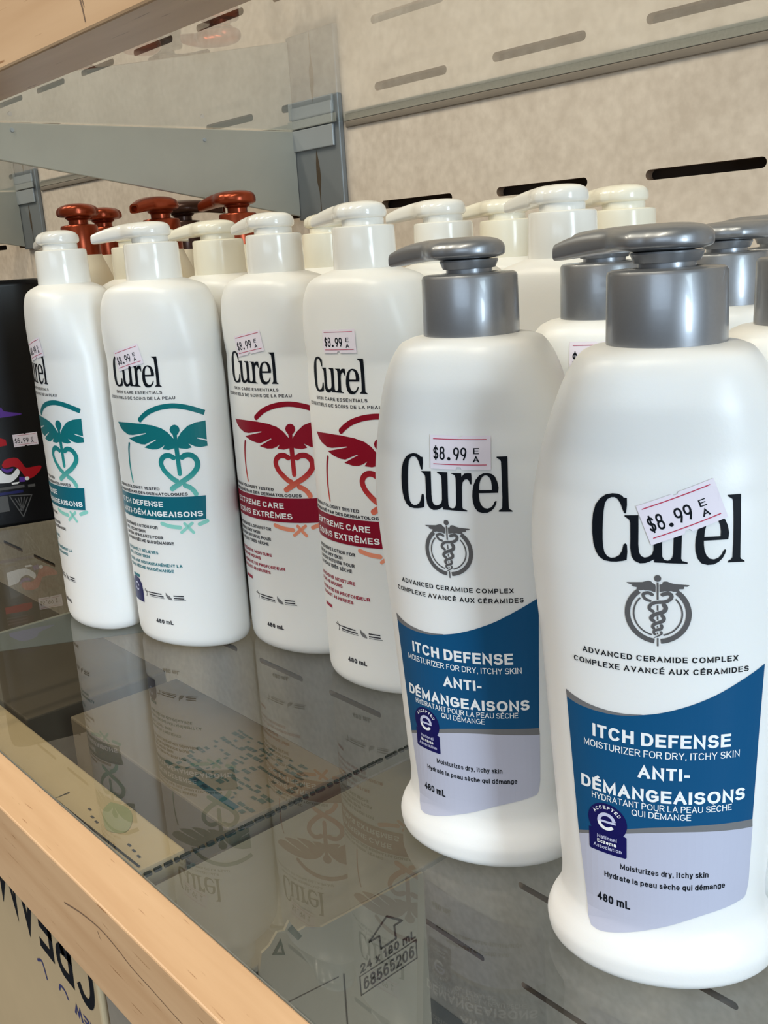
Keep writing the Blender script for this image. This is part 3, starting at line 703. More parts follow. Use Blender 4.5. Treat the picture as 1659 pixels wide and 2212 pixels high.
WING = {'LW':[(-20.66,130.76),(-10.08,131.1),(0.35,130.96),(8.17,130.16),(13.58,128.64),(17.09,126.3),(19.02,123.96),(20.15,122.69),(19.87,117.39),(16.62,116.58),(12.81,116.97),(14.48,119.27),(12.14,117.86),(9.6,116.95),(6.22,116.78),(1.01,117.79),(9.7,122.11),(9.12,122.35),(1.74,119.43),(-1.09,119.49),(-6.01,120.47),(-10.76,122.31),(3.13,125.36),(3.21,125.9),(-6.9,124.3),(-10.94,124.28),(-15.79,126.06),(-18.64,128.15)],'BO':[(19.86,124.82),(18.75,126.26),(18.37,127.67),(19.12,129.23),(20.31,130.07),(21.6,130.3),(22.97,129.79),(23.83,128.69),(24.0,127.11),(23.18,125.56),(22.18,124.55),(22.16,122.26),(23.63,123.26),(22.42,117.48),(22.44,113.04),(22.53,103.03),(21.87,101.97),(20.78,102.01),(20.13,102.75),(19.96,112.06),(19.87,117.39),(18.96,123.43),(20.15,122.69)],'RW':[(22.35,122.96),(24.65,126.02),(28.49,129.29),(33.11,130.83),(38.35,131.31),(38.01,120.96),(32.91,122.59),(32.85,122.07),(38.03,120.18),(38.08,117.41),(34.04,117.1),(31.36,117.79),(27.94,119.65),(29.6,117.4),(26.75,116.72),(22.93,117.28),(21.45,118.4)]}
WINGS = {'arc':([(0.23,133.08),(3.37,135.45),(7.16,137.6),(12.69,139.51),(18.11,140.43),(22.81,140.49),(27.93,139.61),(32.87,138.0),(38.29,135.63)],2.76),'h1':([(18.7,112.27),(16.59,113.38),(13.89,113.22),(11.68,111.43),(10.93,108.91),(12.1,105.69),(14.48,102.82),(17.23,100.28),(19.15,99.17)],2.87),'h2':([(23.6,112.28),(25.68,113.41),(28.45,113.23),(30.68,111.45),(31.74,108.5),(30.71,105.38),(27.56,102.04),(23.37,99.39),(19.45,97.0),(15.98,94.87)],2.91),'tl':([(23.58,96.5),(26.11,95.28),(28.01,93.35),(29.03,91.46)],2.69),'lv':([(-11.09,119.39),(-12.22,115.66),(-13.0,109.37),(-12.88,102.77),(-12.18,97.3)],1.42),'lowleft':([(6.8,74.69),(12.0,73.33),(17.9,72.71)],2.29),'lowright':([(33.43,75.61),(29.15,74.14)],2.22),'lowup':([(18.44,69.84),(25.08,75.02)],1.73),'lowdown':([(20.8,74.92),(25.32,69.63)],1.72)}

def curel(p, k=1.0, dx=0.0, z0=131.5, zt=131.5, m=None):
    for n in ('C', 'u', 'r', 'e', 'l'):
        f = lambda q: [(x * k + dx, zt + (z - z0) * k) for x, z in q]
        p.poly(f(CUREL[n]), m or INK, 2, holes=[f(CUREL['eh'])] if n == 'e' else ())

def price(p, cx, cz, an, lvl=4, txt='$8.99', soft=False):
    p.tr = (cx, cz, math.radians(an))
    ink = INKN if soft else INK
    w, h = 10.15, 5.45
    p.poly([(-w, -h), (-1.3, -h), (-0.9, -h + 0.8), (0.3, -h + 0.8), (0.7, -h), (w, -h), (w, h), (1.0, h), (0.6, h - 0.5), (-0.4, h - 0.5), (-0.8, h), (-w, h)], PAPER, lvl)
    for y in (4.25, -3.85): p.rect(-9.0, y - 0.13, 8.8, y + 0.13, REDL, lvl + 1)
    p.text(txt[:2], -9.0, -4.9, -2.4, 4.3, ink, lvl + 1, w=0.135)
    p.disc(-3.5, -2.0, 0.55, 0.55, ink, lvl + 1)
    p.text(txt[3], -2.0, 0.0, -2.4, 4.1, ink, lvl + 1, w=0.135); p.text(txt[4], 0.4, 2.4, -2.4, 4.1, ink, lvl + 1, w=0.135)
    p.text('E', 4.6, 6.4, -0.35, 1.9, ink, lvl + 1, w=0.135); p.text('A', 4.4, 6.5, -3.0, 1.9, ink, lvl + 1, w=0.170)
    p.tr = None

OFF = {1: 0.10, 2: 0.18, 3: 0.25, 4: 0.32, 5: 0.40}
def wrapfn(T): return lambda x, y, l: wrap(T, x, y, OFF[l])

def art_old():
    p = Print()
    curel(p)
    for k in ('wl', 'wr', 's1', 's2', 's3', 's4', 's5', 's6'): p.poly(EMB[k], INKG, 2)
    p.disc(-0.85, 127.6, 0.88, 0.92, INKG, 2)
    cx, cz = -0.75, 117.65
    for a0, a1 in ((128, 264), (52, -84)):
        p.arc(cx, cz, 7.85, 1.4, a0, a1, INKG, 2)
    for a0, a1 in ((136, 256), (44, -76)):
        p.arc(cx, cz, 6.2, 0.42, a0, a1, INKG, 2)
    for k, (pts, w) in EMBS.items(): p.stroke(pts, w, INKG, 2, taper=0.8 if k != 'f' else 0.3)
    p.text('ADVANCED CERAMIDE COMPLEX', -21.7, 20.4, 103.7, 1.62, INK, 2, w=0.165, track=0.07)
    p.text('COMPLEXE AVANCÉ AUX CÉRAMIDES', -24.7, 23.5, 100.2, 1.62, INK, 2, w=0.165, track=0.07)
    top = [(-28.0, 87.5), (-23.6, 86.5), (-16.8, 86.1), (-10.7, 86.3), (-4.5, 87.4), (1.0, 88.7), (7.5, 90.9), (14.1, 93.7), (21.0, 97.3), (28.6, 101.3)]
    bot = [(-24.9, 44.3), (-17.5, 47.4), (-9.4, 50.3), (-2.5, 52.2), (4.7, 53.3), (12, 53.8), (20, 53.7), (27.2, 53.1)]
    gbot = [(-24.8, 43.3), (-17.5, 46.2), (-9.5, 48.8), (-2.5, 50.5), (4.7, 51.5), (12, 51.7), (20, 51.3), (27.4, 50.5)]
    gtop = [(-28.3, 89.9), (-22.7, 88.2), (-16.8, 87.3), (-10.7, 87.0), (-5.0, 87.45)]
    st, sb, sg = smooth_line(top), smooth_line(bot), smooth_line(gbot)
    p.poly(st + [(27.9, 79.8)] + sb[::-1], BLUE, 1)
    p.poly(sb + sg[::-1], GREYBAND, 1)
    p.poly(smooth_line(gtop) + smooth_line(top[:5])[::-1], GREYBAND, 1)
    lav = smooth_line([(-18.4, 14.2), (-15.0, 14.6), (-7.2, 16.8), (1.5, 19.9), (12.0, 23.9), (23.7, 26.6), (26.2, 28.0), (27.1, 32.8)])
    p.poly(sg + [(27.25, 42.0)] + lav[::-1] + [(-20.4, 14.6), (-21.6, 16.8), (-23.1, 29.1)], LAV, 1)
    p.text('ITCH DEFENSE', -19.0, 19.1, 78.0, 4.0, WINK, 2, w=0.200)
    p.text('MOISTURIZER FOR DRY, ITCHY SKIN', -21.9, 21.8, 74.5, 2.15, WINK, 2, w=0.125)
    p.text('ANTI-', -6.0, 8.1, 67.9, 3.75, WINK, 2, w=0.200)
    p.text('DÉMANGEAISONS', -23.2, 24.0, 60.6, 3.85, WINK, 2, w=0.200)
    p.text('HYDRATANT POUR LA PEAU SÈCHE', -19.6, 20.0, 57.9, 2.0, WINK, 2, w=0.125)
    p.text('QUI DÉMANGE', -7.6, 8.6, 55.4, 1.95, WINK, 2, w=0.125)
    p.disc(-14.9, 51.2, 6.05, 5.9, NAVY, 2, 48)
    p.poly([(-20.8, 47.6), (-20.8, 41.0), (-20.4, 40.5), (-9.4, 40.5), (-9.0, 40.9), (-9.0, 47.4), (-10.0, 47.8), (-19.8, 47.9)], NAVY, 2)
    for i, ch in enumerate('ACCEPTED'):
        a = math.radians(143 - i * 15.2)
        p.letter(ch, -15.0 + 4.75*math.cos(a), 51.2 + 4.6*math.sin(a), a - math.pi/2, 0.85, 1.05, WINK, 3, w=0.190)
    p.arc(-15.0, 51.2, 2.35, 1.05, 8, 190, BADGEW, 3)
    p.arc(-15.0, 51.2, 2.35, 1.05, 190, 322, WINK, 3)
    p.rect(-17.2, 50.75, -12.2, 51.45, BADGEW, 3)
    p.text('National', -18.0, -11.9, 45.1, 1.2, BADGEW, 3)
    p.text('Eczema', -18.0, -12.0, 43.5, 1.2, WINK, 3, w=0.200)
    p.text('Association', -19.3, -10.5, 41.8, 1.2, BADGEW, 3)
    p.text('Moisturizes dry, itchy skin', -10.9, 13.8, 36.7, 1.8, INK, 2, w=0.165)
    p.text('Hydrate la peau sèche qui démange', -15.8, 18.8, 32.6, 1.8, INK, 2, w=0.165)
    p.text('480 mL', -18.4, -8.0, 23.6, 2.7, INK, 2, w=0.190)
    return p

def art_new(kind):
    p = Print()
    em, band, tx = (TEALEM, TEALBAND, TEALTXT) if kind == 'teal' else (REDEM, REDBAND, REDTXT)
    curel(p, 0.905, -2.3, 131.5, 151.0)
    p.text('SKIN CARE ESSENTIALS', -17.5, 16.5, 147.2, 1.55, INKN, 2, w=0.165, track=0.07)
    p.text('ESSENTIELS DE SOINS DE LA PEAU', -25.2, 23.6, 144.1, 1.55, INKN, 2, w=0.165, track=0.07)
    for k in ('LW', 'BO', 'RW'): p.poly(WING[k], em, 1)
    for k, (pts, w) in WINGS.items():
        p.stroke(pts, w, em, 2 if k == 'h2' else 1, round_ends=(k != 'arc'), taper=0.7 if k == 'lv' else None)
    p.disc(WINGS['arc'][0][0][0], WINGS['arc'][0][0][1], 1.4, 1.4, em, 1)
    p.text('DERMATOLOGIST TESTED', -29.0, 8.0, 93.8, 1.6, INKN, 2, w=0.200)
    p.text('APPROUVÉ PAR DES DERMATOLOGUES', -32.0, 24.5, 90.9, 1.6, INKN, 2, w=0.200)
    p.poly([(-37.0, 90.2), (34.2, 90.2), (33.0, 76.8), (-37.0, 76.8)], band, 2)
    if kind == 'teal':
        p.text('ITCH DEFENSE', -28.5, 9.0, 84.3, 3.1, WINK, 3, w=0.190)
        p.text('ANTI-DÉMANGEAISONS', -29.5, 31.6, 78.7, 3.1, WINK, 3, w=0.190)
        rows = [('SOOTHING LOTION FOR', 3.6), ('DRY, ITCHY SKIN', -6.6), ('LOTION APAISANTE POUR', 6.5), ('LA PEAU SÈCHE QUI DÉMANGE', 13.0)]
        cols = [('INSTANTLY RELIEVES', 1.6), ('DRY, ITCHY SKIN', -5.6), ('SOULAGE INSTANTANÉMENT LA', 16.7), ('PEAU SÈCHE QUI DÉMANGE', 10.9)]
    else:
        p.text('EXTREME CARE', -27.5, 13.6, 84.3, 3.1, WINK, 3, w=0.190)
        p.text('SOINS EXTRÊMES', -28.0, 18.2, 78.7, 3.1, WINK, 3, w=0.190)
        rows = [('INTENSIVE LOTION FOR', 3.7), ('EXTRA DRY SKIN', -5.5), ('LOTION INTENSE POUR', 2.9), ('LA PEAU TRÈS SÈCHE', 0.8)]
        cols = [('INTENSIVE MOISTURE', 2.3), ('FOR 48 HOURS', -7.1), ('HYDRATE EN PROFONDEUR', 10.9), ('DURANT 48 HEURES', 0.2)]
    for (t, x1), z in zip(rows, (71.2, 68.2, 65.4, 62.4)):
        p.text(t, -29.0, x1, z, 1.75, INKN, 2, w=0.200)
    for (t, x1), z in zip(cols, (56.2, 53.1, 49.2, 46.0)):
        p.text(t, -29.0, x1, z, 1.75, tx, 2, w=0.200)
    p.rect(-27.0, 39.6, -18.5, 41.3, tx, 2)
    if kind == 'teal':
        p.poly([(-30.5, 24.6), (-16.6, 24.6), (-16.3, 31.5), (-17.2, 36.0), (-20.0, 38.8), (-24.0, 39.6), (-28.0, 38.6), (-30.5, 35.0)], NAVY, 2)
        p.arc(-23.5, 33.4, 2.3, 0.9, 10, 320, BADGEW, 3)
    # little seal marks with two ruled caption lines each, a leaf between them
    p.stroke([(-14.0, 33.6), (-12.4, 31.4), (-12.9, 29.4)], 0.4, INKN, 2); p.stroke([(-15.2, 32.6), (-10.8, 32.2)], 0.35, INKN, 2)
    for x0, x1, z, w in ((-10.4, 0.2, 32.3, 0.62), (-10.3, 1.6, 30.9, 0.62), (-10.3, 2.0, 29.9, 0.22), (8.6, 15.2, 32.1, 0.62), (8.7, 15.3, 30.7, 0.62), (8.7, 16.4, 29.7, 0.22)):
        p.stroke([(x0, z), (x1, z)], w, INKN, 2, smooth=False, round_ends=False)
    p.poly([(3.4, 33.7), (4.6, 32.4), (6.2, 31.6), (7.2, 30.4), (7.6, 29.5), (5.6, 29.6), (4.2, 30.4), (3.4, 31.8)], GREYBAND, 2)
    p.text('480 mL', -6.9, 6.3, 14.3, 2.5, INKN, 2, w=0.200)
    return p

def pump_mesh(name, R_, L, H, wn, drop, fall=0.52, lift=0.4, fexp=3.4, seg=36):
    # domed pump head with a spout toward local +X; z=0 is the underside of the dome (mm)
    bm = bmesh.new(); st = []
    n1 = 12
    for k in range(n1 + 1):
        a = math.pi/2 * (1 - k / n1); u = -R_ * math.sin(a)
        c = math.cos(a)
        st.append((u, max(0.02, R_ * c), max(0.05, c ** 0.46), 0.0))
    n2 = 16
    for k in range(1, n2 + 1):
        t = k / n2; u = L * t
        dome = R_ * math.sqrt(max(0, 1 - (u / (R_ * 1.22)) ** 2)) if u < R_ * 1.22 else 0
        neck = wn + (R_ * 0.80 - wn) * (1 - t) ** 1.1
        w = (dome ** 3 + neck ** 3) ** (1/3)
        st.append((u, w, 1.0, t))
    rings = []
    for u, w, hs, t in st:
        tt = max(0.0, t)
        ztop = H * (1 - fall * tt ** fexp)
        zbot = -drop * tt ** 2.0 + (lift * math.sin(math.pi * tt) ** 2 if t > 0 else 0)
        mid = zbot + (ztop - zbot) * 0.36
        ring = []
        for i in range(seg):
            a = 2 * math.pi * i / seg; ca, sa = math.cos(a), math.sin(a)
            y = w * math.copysign(abs(ca) ** (0.82 - 0.32 * tt), ca)
            z = mid + hs * ((ztop - mid) * abs(sa) ** 0.80 if sa > 0 else -(mid - zbot) * abs(sa) ** 0.6)
            ring.append(bm.verts.new((u / 1000, y / 1000, z / 1000)))
        rings.append(ring)
    for A, B in zip(rings, rings[1:]):
        for i in range(seg): bm.faces.new((A[i], A[(i+1) % seg], B[(i+1) % seg], B[i]))
    bm.faces.new(rings[0][::-1])
    # open spout end: a short recessed mouth
    last = rings[-1]; cx = sum((v.co for v in last), Vector()) / seg
    inner = [bm.verts.new(cx + (v.co - cx) * 0.62) for v in last]
    deep = [bm.verts.new(v.co + Vector((-0.004, 0, 0))) for v in inner]
    for i in range(seg):
        bm.faces.new((last[i], last[(i+1) % seg], inner[(i+1) % seg], inner[i]))
        f = bm.faces.new((inner[i], inner[(i+1) % seg], deep[(i+1) % seg], deep[i])); f.material_index = 1
    f = bm.faces.new(deep); f.material_index = 1
    bmesh.ops.recalc_face_normals(bm, faces=bm.faces[:])
    me = bpy.data.meshes.new(name); bm.to_mesh(me); bm.free()
    for q in me.polygons: q.use_smooth = True
    me.set_sharp_from_angle(angle=math.radians(50))
    return me

def lathe_mesh(name, prof, mats, seg=72, sharp=35):
    bm = bmesh.new(); lathe(bm, [(r/1000, z/1000) for r, z in prof], seg)
    bmesh.ops.recalc_face_normals(bm, faces=bm.faces[:])
    me = bpy.data.meshes.new(name); bm.to_mesh(me); bm.free()
    for m in mats: me.materials.append(m)
    for q in me.polygons: q.use_smooth = True
    me.set_sharp_from_angle(angle=math.radians(sharp))
    return me

ME = {}
ME['body_old'] = body_mesh(T1, 'bottle_body'); ME['body_old'].materials.append(WHITE)
ME['body_new'] = body_mesh(T2, 'bottle_body'); ME['body_new'].materials.append(WHITE)
ME['collar_old'] = lathe_mesh('collar', [(13.0, 186.0), (15.9, 186.0), (16.0, 186.5), (15.75, 204.3), (15.3, 205.2), (14.4, 205.6), (9.4, 205.8), (9.2, 205.0), (8.6, 205.0)], [SILVER])
ME['stem_old'] = lathe_mesh('stem', [(7.6, 205.0), (7.6, 207.0), (8.6, 207.1), (9.6, 209.4), (9.4, 209.9), (6.0, 210.0)], [SILVER])
ME['pump_old'] = pump_mesh('pump_head', 12.0, 36.0, 7.3, 3.3, 1.3)
for m in (SILVER, DARKHOLE): ME['pump_old'].materials.append(m)
ME['collar_new'] = lathe_mesh('collar', [(12.5, 206.4), (15.0, 206.4), (15.1, 206.9), (14.65, 224.6), (14.4, 225.5), (13.6, 226.0), (9.0, 226.1)], [CAPW])
ME['stem_new'] = lathe_mesh('stem', [(9.9, 225.6), (9.9, 228.6), (9.5, 229.2), (6.0, 229.3)], [CAPW])
ME['pump_new'] = pump_mesh('pump_head', 11.4, 33.5, 8.8, 4.4, 1.2, 0.55, 0.2, 2.4)
for m in (CAPW, DARKHOLE): ME['pump_new'].materials.append(m)
for k in ('collar_new', 'stem_new', 'pump_new'):
    c = ME[k].copy(); c.materials[0] = CAPC; ME[k.replace('new', 'ivory')] = c
ME['art_old'] = art_old().build('front_label', None, wrapfn(T1))
ME['art_teal'] = art_new('teal').build('front_label', None, wrapfn(T2))
ME['art_red'] = art_new('red').build('front_label', None, wrapfn(T2))

def lotion(kind, art, x, y, az, paz, label, group, sticker=None, ivory=False, soft=False, up=0.0):
    # az: compass of the front face, paz: compass of the spout (degrees)
    rz = math.radians(az + 90)
    t = thing('lotion_bottle', label, 'lotion bottle', (x, y, 0), rz, group)
    T = T1 if kind == 'old' else T2
    b = new_obj('body', ME['body_' + kind], t)
    if art:
        new_obj('front_label', ME['art_' + art], b)
    k = 'ivory' if ivory else kind
    new_obj('collar', ME['collar_' + k], t)
    ph = new_obj('pump_head', ME['pump_' + k], t)
    ph.location = (0, 0, (0.2098 if kind == 'old' else 0.2283) + up)
    ph.rotation_euler = (0, 0, math.radians(paz) - rz)
    new_obj('stem', ME['stem_' + k], t)
    if sticker:
        p = Print(); price(p, *sticker, soft=soft)
        s = p.build('price_sticker', t, wrapfn(T))
        s['label'] = 'pale paper price sticker with red lines'
    return t

GG, GW, GC = 'lotion bottles with grey pumps', 'lotion bottles with white pumps', 'bottles with copper pumps'
B = lotion
B('old', 'old', *(-0.1563, 0.2360), -58, 180, 'nearest white lotion bottle with blue label and grey pump, sticker tilted over its name', GG, (5.0, 145.3, 21))
B('old', 'old', *(-0.2360, 0.2433), -68, 180, 'blue-label white lotion bottle with grey pump and level price sticker, left of the nearest one', GG, (4.4, 150.8, 0))
B('new', 'red', *(-0.3718, 0.3135), -82.9, 181, 'white lotion bottle with red winged label, the nearer of two, level price sticker', GW, (2.5, 175.1, 1.5))
B('new', 'red', *(-0.4467, 0.3151), -80.3, 180, 'white lotion bottle with red winged label, the farther of two, beside the teal ones', GW, (-0.8, 171.8, 10.3), soft=True)
B('new', 'teal', *(-0.5064, 0.2759), -71.5, 214, 'white lotion bottle with teal winged label in full view, sticker tilted over its name', GW, (-3.8, 166.8, 13.5), soft=True)
B('new', 'teal', *(-0.5803, 0.2571), -99.3, 176, 'leftmost white lotion bottle with teal label, turned so the label is half hidden', GW, (6.2, 171.0, 11.6), soft=True)
B('new', None, -0.3690, 0.3632, -82, 188, 'white bottle whose white pump rises just behind the spout of the front grey pump', GW)
B('new', None, -0.3745, 0.4165, -80, 185, 'ivory-capped white bottle in the back row, its pump between two nearer white pumps', GW, ivory=True)
B('new', None, -0.2870, 0.3544, -82, 172, 'white bottle with a tall white pump, behind the gap between the two blue-label bottles', GW)
B('new', None, -0.2943, 0.4085, -80, 175, 'white bottle rightmost of the white pumps, in the back row under the slot', GW, ivory=True)
B('new', None, -0.4778, 0.3750, -80, 150, 'white bottle whose small pump peeks out behind the two red-label bottles', GW, ivory=True)
B('new', None, -0.5160, 0.3245, -74, 200, 'ivory-capped white bottle directly behind the teal-banded one', GW, ivory=True)
B('new', None, -0.5925, 0.3115, -95, 60, 'white bottle mostly hidden behind the two teal-label bottles, only its collar edge showing', GW, ivory=True)
B('old', None, -0.2282, 0.3052, -66, 60, 'grey-pump bottle in the second row between the two blue-label bottles, price sticker half hidden', GG, (3.0, 174.0, 0))
B('old', None, -0.2137, 0.3627, -66, 40, 'grey-pump bottle in the third row, its collar showing right of the nearest pump', GG)
B('old', None, -0.1459, 0.2952, -60, 20, 'grey-pump bottle cut by the right edge of the photo, behind the nearest bottle', GG)
B('old', None, -0.2212, 0.4165, -66, 172, 'grey-pump bottle in the back row at the right edge, its spout pointing left', GG, up=0.002)

# round cream bottles with copper pumps, behind at left
TC = [(0, 24), (2, 26), (6, 27), (150, 27), (170, 26.4), (188, 24.4), (202, 21.0), (214, 16.8), (221, 13.8), (223.5, 13.2)]
ME['body_cream'] = lathe_mesh('bottle_body', [(r, z) for z, r in TC], [CREAM], 64, 60)
ME['collar_copper'] = lathe_mesh('collar', [(11, 223.2), (12.9, 223.2), (12.9, 224), (12.6, 242.6), (12.0, 243.6), (9.0, 244.2), (7.0, 244.4)], [COPPER])
ME['stem_copper'] = lathe_mesh('stem', [(6.6, 244), (6.6, 247.0), (8.6, 248.4), (8.4, 249.0), (5, 249.0)], [COPPER])
ME['pump_copper'] = pump_mesh('pump_head', 12.8, 32, 9.8, 3.6, 1.5, 0.55, 0.6, 2.6)
for m in (COPPER, COPPER): ME['pump_copper'].materials.append(m)
for k in ('collar', 'stem', 'pump'):
    c = ME[k + '_copper'].copy(); c.materials[0] = BROWN; ME[k + '_brown'] = c
def copper(x, y, paz, label, col='copper', dz=0.0):
    t = thing('pump_bottle', label, 'pump bottle', (x, y, 0), 0, GC)
    new_obj('body', ME['body_cream'], t)
    new_obj('collar', ME['collar_' + col], t)
    new_obj('stem', ME['stem_' + col], t)
    ph = new_obj('pump_head', ME['pump_' + col], t); ph.location = (0, 0, 0.2487 + dz); ph.rotation_euler = (0, 0, math.radians(paz))
copper(-0.6861, 0.3199, 150, 'cream bottle with the leftmost copper pump')
copper(-0.7380, 0.3640, 150, 'cream bottle whose copper pump is half hidden behind the leftmost copper pump')
copper(-0.6350, 0.3560, 300, 'cream bottle with the middle copper pump, above the second teal bottle')
copper(-0.6790, 0.3990, 40, 'cream bottle with dark brown pump behind the middle copper pump', 'brown')
copper(-0.5882, 0.3876, 196, 'cream bottle with copper pump whose spout points left, rightmost of the copper ones')

# ------------------------------------------------------------------ black bottle at far left
def rr_body(w, d, h, r, m, parent, name='body'):
    bm = bmesh.new(); rings = []
    for z, k in ((0, 0.95), (1, 0.985), (3, 1.0), (h - 5, 1.0), (h - 2, 0.985), (h - 0.6, 0.95), (h, 0.90)):
        ring = []
        for i in range(64):
            a = 2*math.pi*i/64; ca, sa = math.cos(a), math.sin(a); n = 2 / 5.0
            ring.append(bm.verts.new((w/2*k*math.copysign(abs(ca)**n, ca)/1000, d/2*k*math.copysign(abs(sa)**n, sa)/1000, z/1000)))
        rings.append(ring)
    for A, Bq in zip(rings, rings[1:]):
        for i in range(64): bm.faces.new((A[i], A[(i+1) % 64], Bq[(i+1) % 64], Bq[i]))
    bm.faces.new(rings[0][::-1]); bm.faces.new(rings[-1])
    return finish(bm, name, m, parent, smooth=True, angle=40)
bz = math.radians(-15)
cx, cy = -0.856 - 0.023*math.cos(bz), 0.3145 - 0.023*math.sin(bz)
t = thing('body_wash_bottle', 'black flat-topped bottle with red and purple swooshes at the far left edge', 'body wash bottle', (cx, cy, 0), math.radians(75))
bd = rr_body(86, 45.5, 209, 8, BLACKP, t)
p = Print()
p.poly(smooth_line([(-30, 99), (-20, 106), (-7.6, 104.6), (-4.5, 100.8), (9.3, 96.8), (-8.8, 95.8), (-30, 96)], 4), PURPLE, 1)
p.poly([(-30, 78), (-11.6, 78.5), (-7.3, 76.6), (-6.9, 71.6), (-12.7, 71.2), (-30, 72)], REDART, 1)
p.poly(smooth_line([(-13.6, 55.1), (-9.9, 59.5), (-1.1, 59.8), (3.0, 54.8), (6.0, 50.0), (17.9, 50.2), (16.2, 45.3), (9.0, 40.4), (4.0, 42.1), (0.9, 48.0), (-4.1, 52.5), (-11.8, 52.0), (-13.6, 55.1)], 4), REDART, 1)
p.poly(smooth_line([(-24, 53), (-15.7, 51.3), (-12.5, 47.2), (-7.0, 45.9), (-1.6, 50.4), (-0.2, 46.2), (-4.9, 41.0), (-10.6, 39.0), (-24, 40.5)], 4), WINK, 2)
p.poly(smooth_line([(-14.5, 53), (-10, 50.8), (-5, 51.2), (-6.5, 48.6), (-11, 48.2), (-14.5, 51.2)], 4), PURPLE, 3)
p.disc(5.2, 40.6, 1.9, 1.7, WINK, 3); p.poly([(-1, 43), (3.6, 42), (3.2, 38), (-1.6, 38.4)], PURPLE, 2); p.poly([(-8, 38.6), (-1.2, 38.6), (-3, 36.9), (-8, 36.9)], WINK, 2)
p.rect(-30, 33.2, 2.1, 35.6, GREYART, 1); p.rect(-30, 28.8, 0.5, 31.2, NAVY, 1); p.rect(5.0, 32.6, 11.0, 35.0, GREYART, 1)
for a, b in (((-11.5, 27.6), (7.0, 25.6)), ((7.0, 25.6), (-2.6, 7.2)), ((-2.6, 7.2), (-11.5, 27.6))): p.stroke([a, b], 0.9, GREYART, 1, smooth=False)
for q in ((-7, 24), (-4.6, 24.6), (-2.2, 24.6), (0.4, 24.2), (3.0, 23.6)): p.stroke([(-2.4, 12.5), q], 0.55, GREYART, 1, smooth=False, taper=1.6)
p.disc(-3.2, 14.0, 1.3, 1.6, GREYART, 1)
p.rect(-30, 14, -13, 28, GREYART, 1)
for z in (88, 85.4, 82.6): p.rect(-30, z - 0.6, -12.5, z + 0.6, GREYART, 1)
o = p.build('front_art', bd, lambda x, y, l: (x/1000, -0.02276 - 0.00006*l, y/1000), step=0)
o['label'] = 'red, white and purple swoosh artwork on black'
p = Print(); price(p, 8.8, 74.6, 0, 1, '$6.99', soft=True)
o = p.build('price_sticker', t, lambda x, y, l: (x/1000, -0.0232 - 0.0001*l, y/1000), step=0)
o['label'] = 'small white price sticker'

# ------------------------------------------------------------------ cartons under the lower glass
def carton(name, label, lo, hi, m, group=None):
    t = thing(name, label, 'carton', ((lo[0]+hi[0])/2, (lo[1]+hi[1])/2, lo[2]), 0, group)
    hx, hy, h = (hi[0]-lo[0])/2, (hi[1]-lo[1])/2, hi[2]-lo[2]
    bm = bmesh.new(); add_box(bm, (-hx, -hy, 0), (hx, hy, h - 0.0004), 0.0012)
    finish(bm, 'box', m, t)
    return t, hx, hy, h
ZB, ZT = -0.405, -0.0520
t, hx, hy, h = carton('product_carton', 'kraft carton lying upside down under the front wood strip, black CREAM lettering', (-0.86, 0.140, ZB), (-0.386, 0.1915, ZT), KRAFT)
ox, oy = (-0.86 - 0.386) / 2, (0.140 + 0.1915) / 2
p = Print()
wx = lambda x: (x - ox) * 1000
wz = lambda z: (z - ZB) * 1000
p.tr = (wx(-0.3885), wz(-0.0865), math.pi - math.radians(5.0))
p.text('CREAM', 0, 113, 0, 33, INK, 1, w=0.170)
p.text('NEW', 3, 27, 42, 7.0, NAVYINK, 1, w=0.200)
p.stroke([(34, 46), (37, 43), (42, 43.5), (44, 47)], 1.6, NAVYINK, 1); p.stroke([(60, 52), (64, 44), (70, 47)], 1.6, NAVYINK, 1)
p.tr = None
p.build('front_print', t, lambda x, y, l: (x/1000, -hy - 0.0002, y/1000), step=0)
p = Print()
wy = lambda y: (y - oy) * 1000
fr = [(-0.478, 0.175), (-0.478, 0.1655), (-0.30, 0.1655)]
p.stroke([(wx(-0.4776), wy(0.1745)), (wx(-0.4776), wy(0.1665)), (wx(-0.389), wy(0.1690))], 1.3, INK, 1, smooth=False)
for q in ((-0.455, 0.1745), (-0.447, 0.1722), (-0.441, 0.1716), (-0.410, 0.1735), (-0.404, 0.1728), (-0.398, 0.1722)):
    p.rect(wx(q[0]), wy(q[1]), wx(q[0]) + 3.0, wy(q[1]) + 1.2, INKN, 1)
p.poly(smooth_line([(wx(-0.452), wy(0.186)), (wx(-0.440), wy(0.1895)), (wx(-0.428), wy(0.186)), (wx(-0.420), wy(0.178)), (wx(-0.428), wy(0.1725)), (wx(-0.440), wy(0.176)), (wx(-0.448), wy(0.180)), (wx(-0.452), wy(0.186))], 4), SMUDGE, 1)
p.build('top_print', t, lambda x, y, l: (x/1000, y/1000, h - 0.0002), step=0)

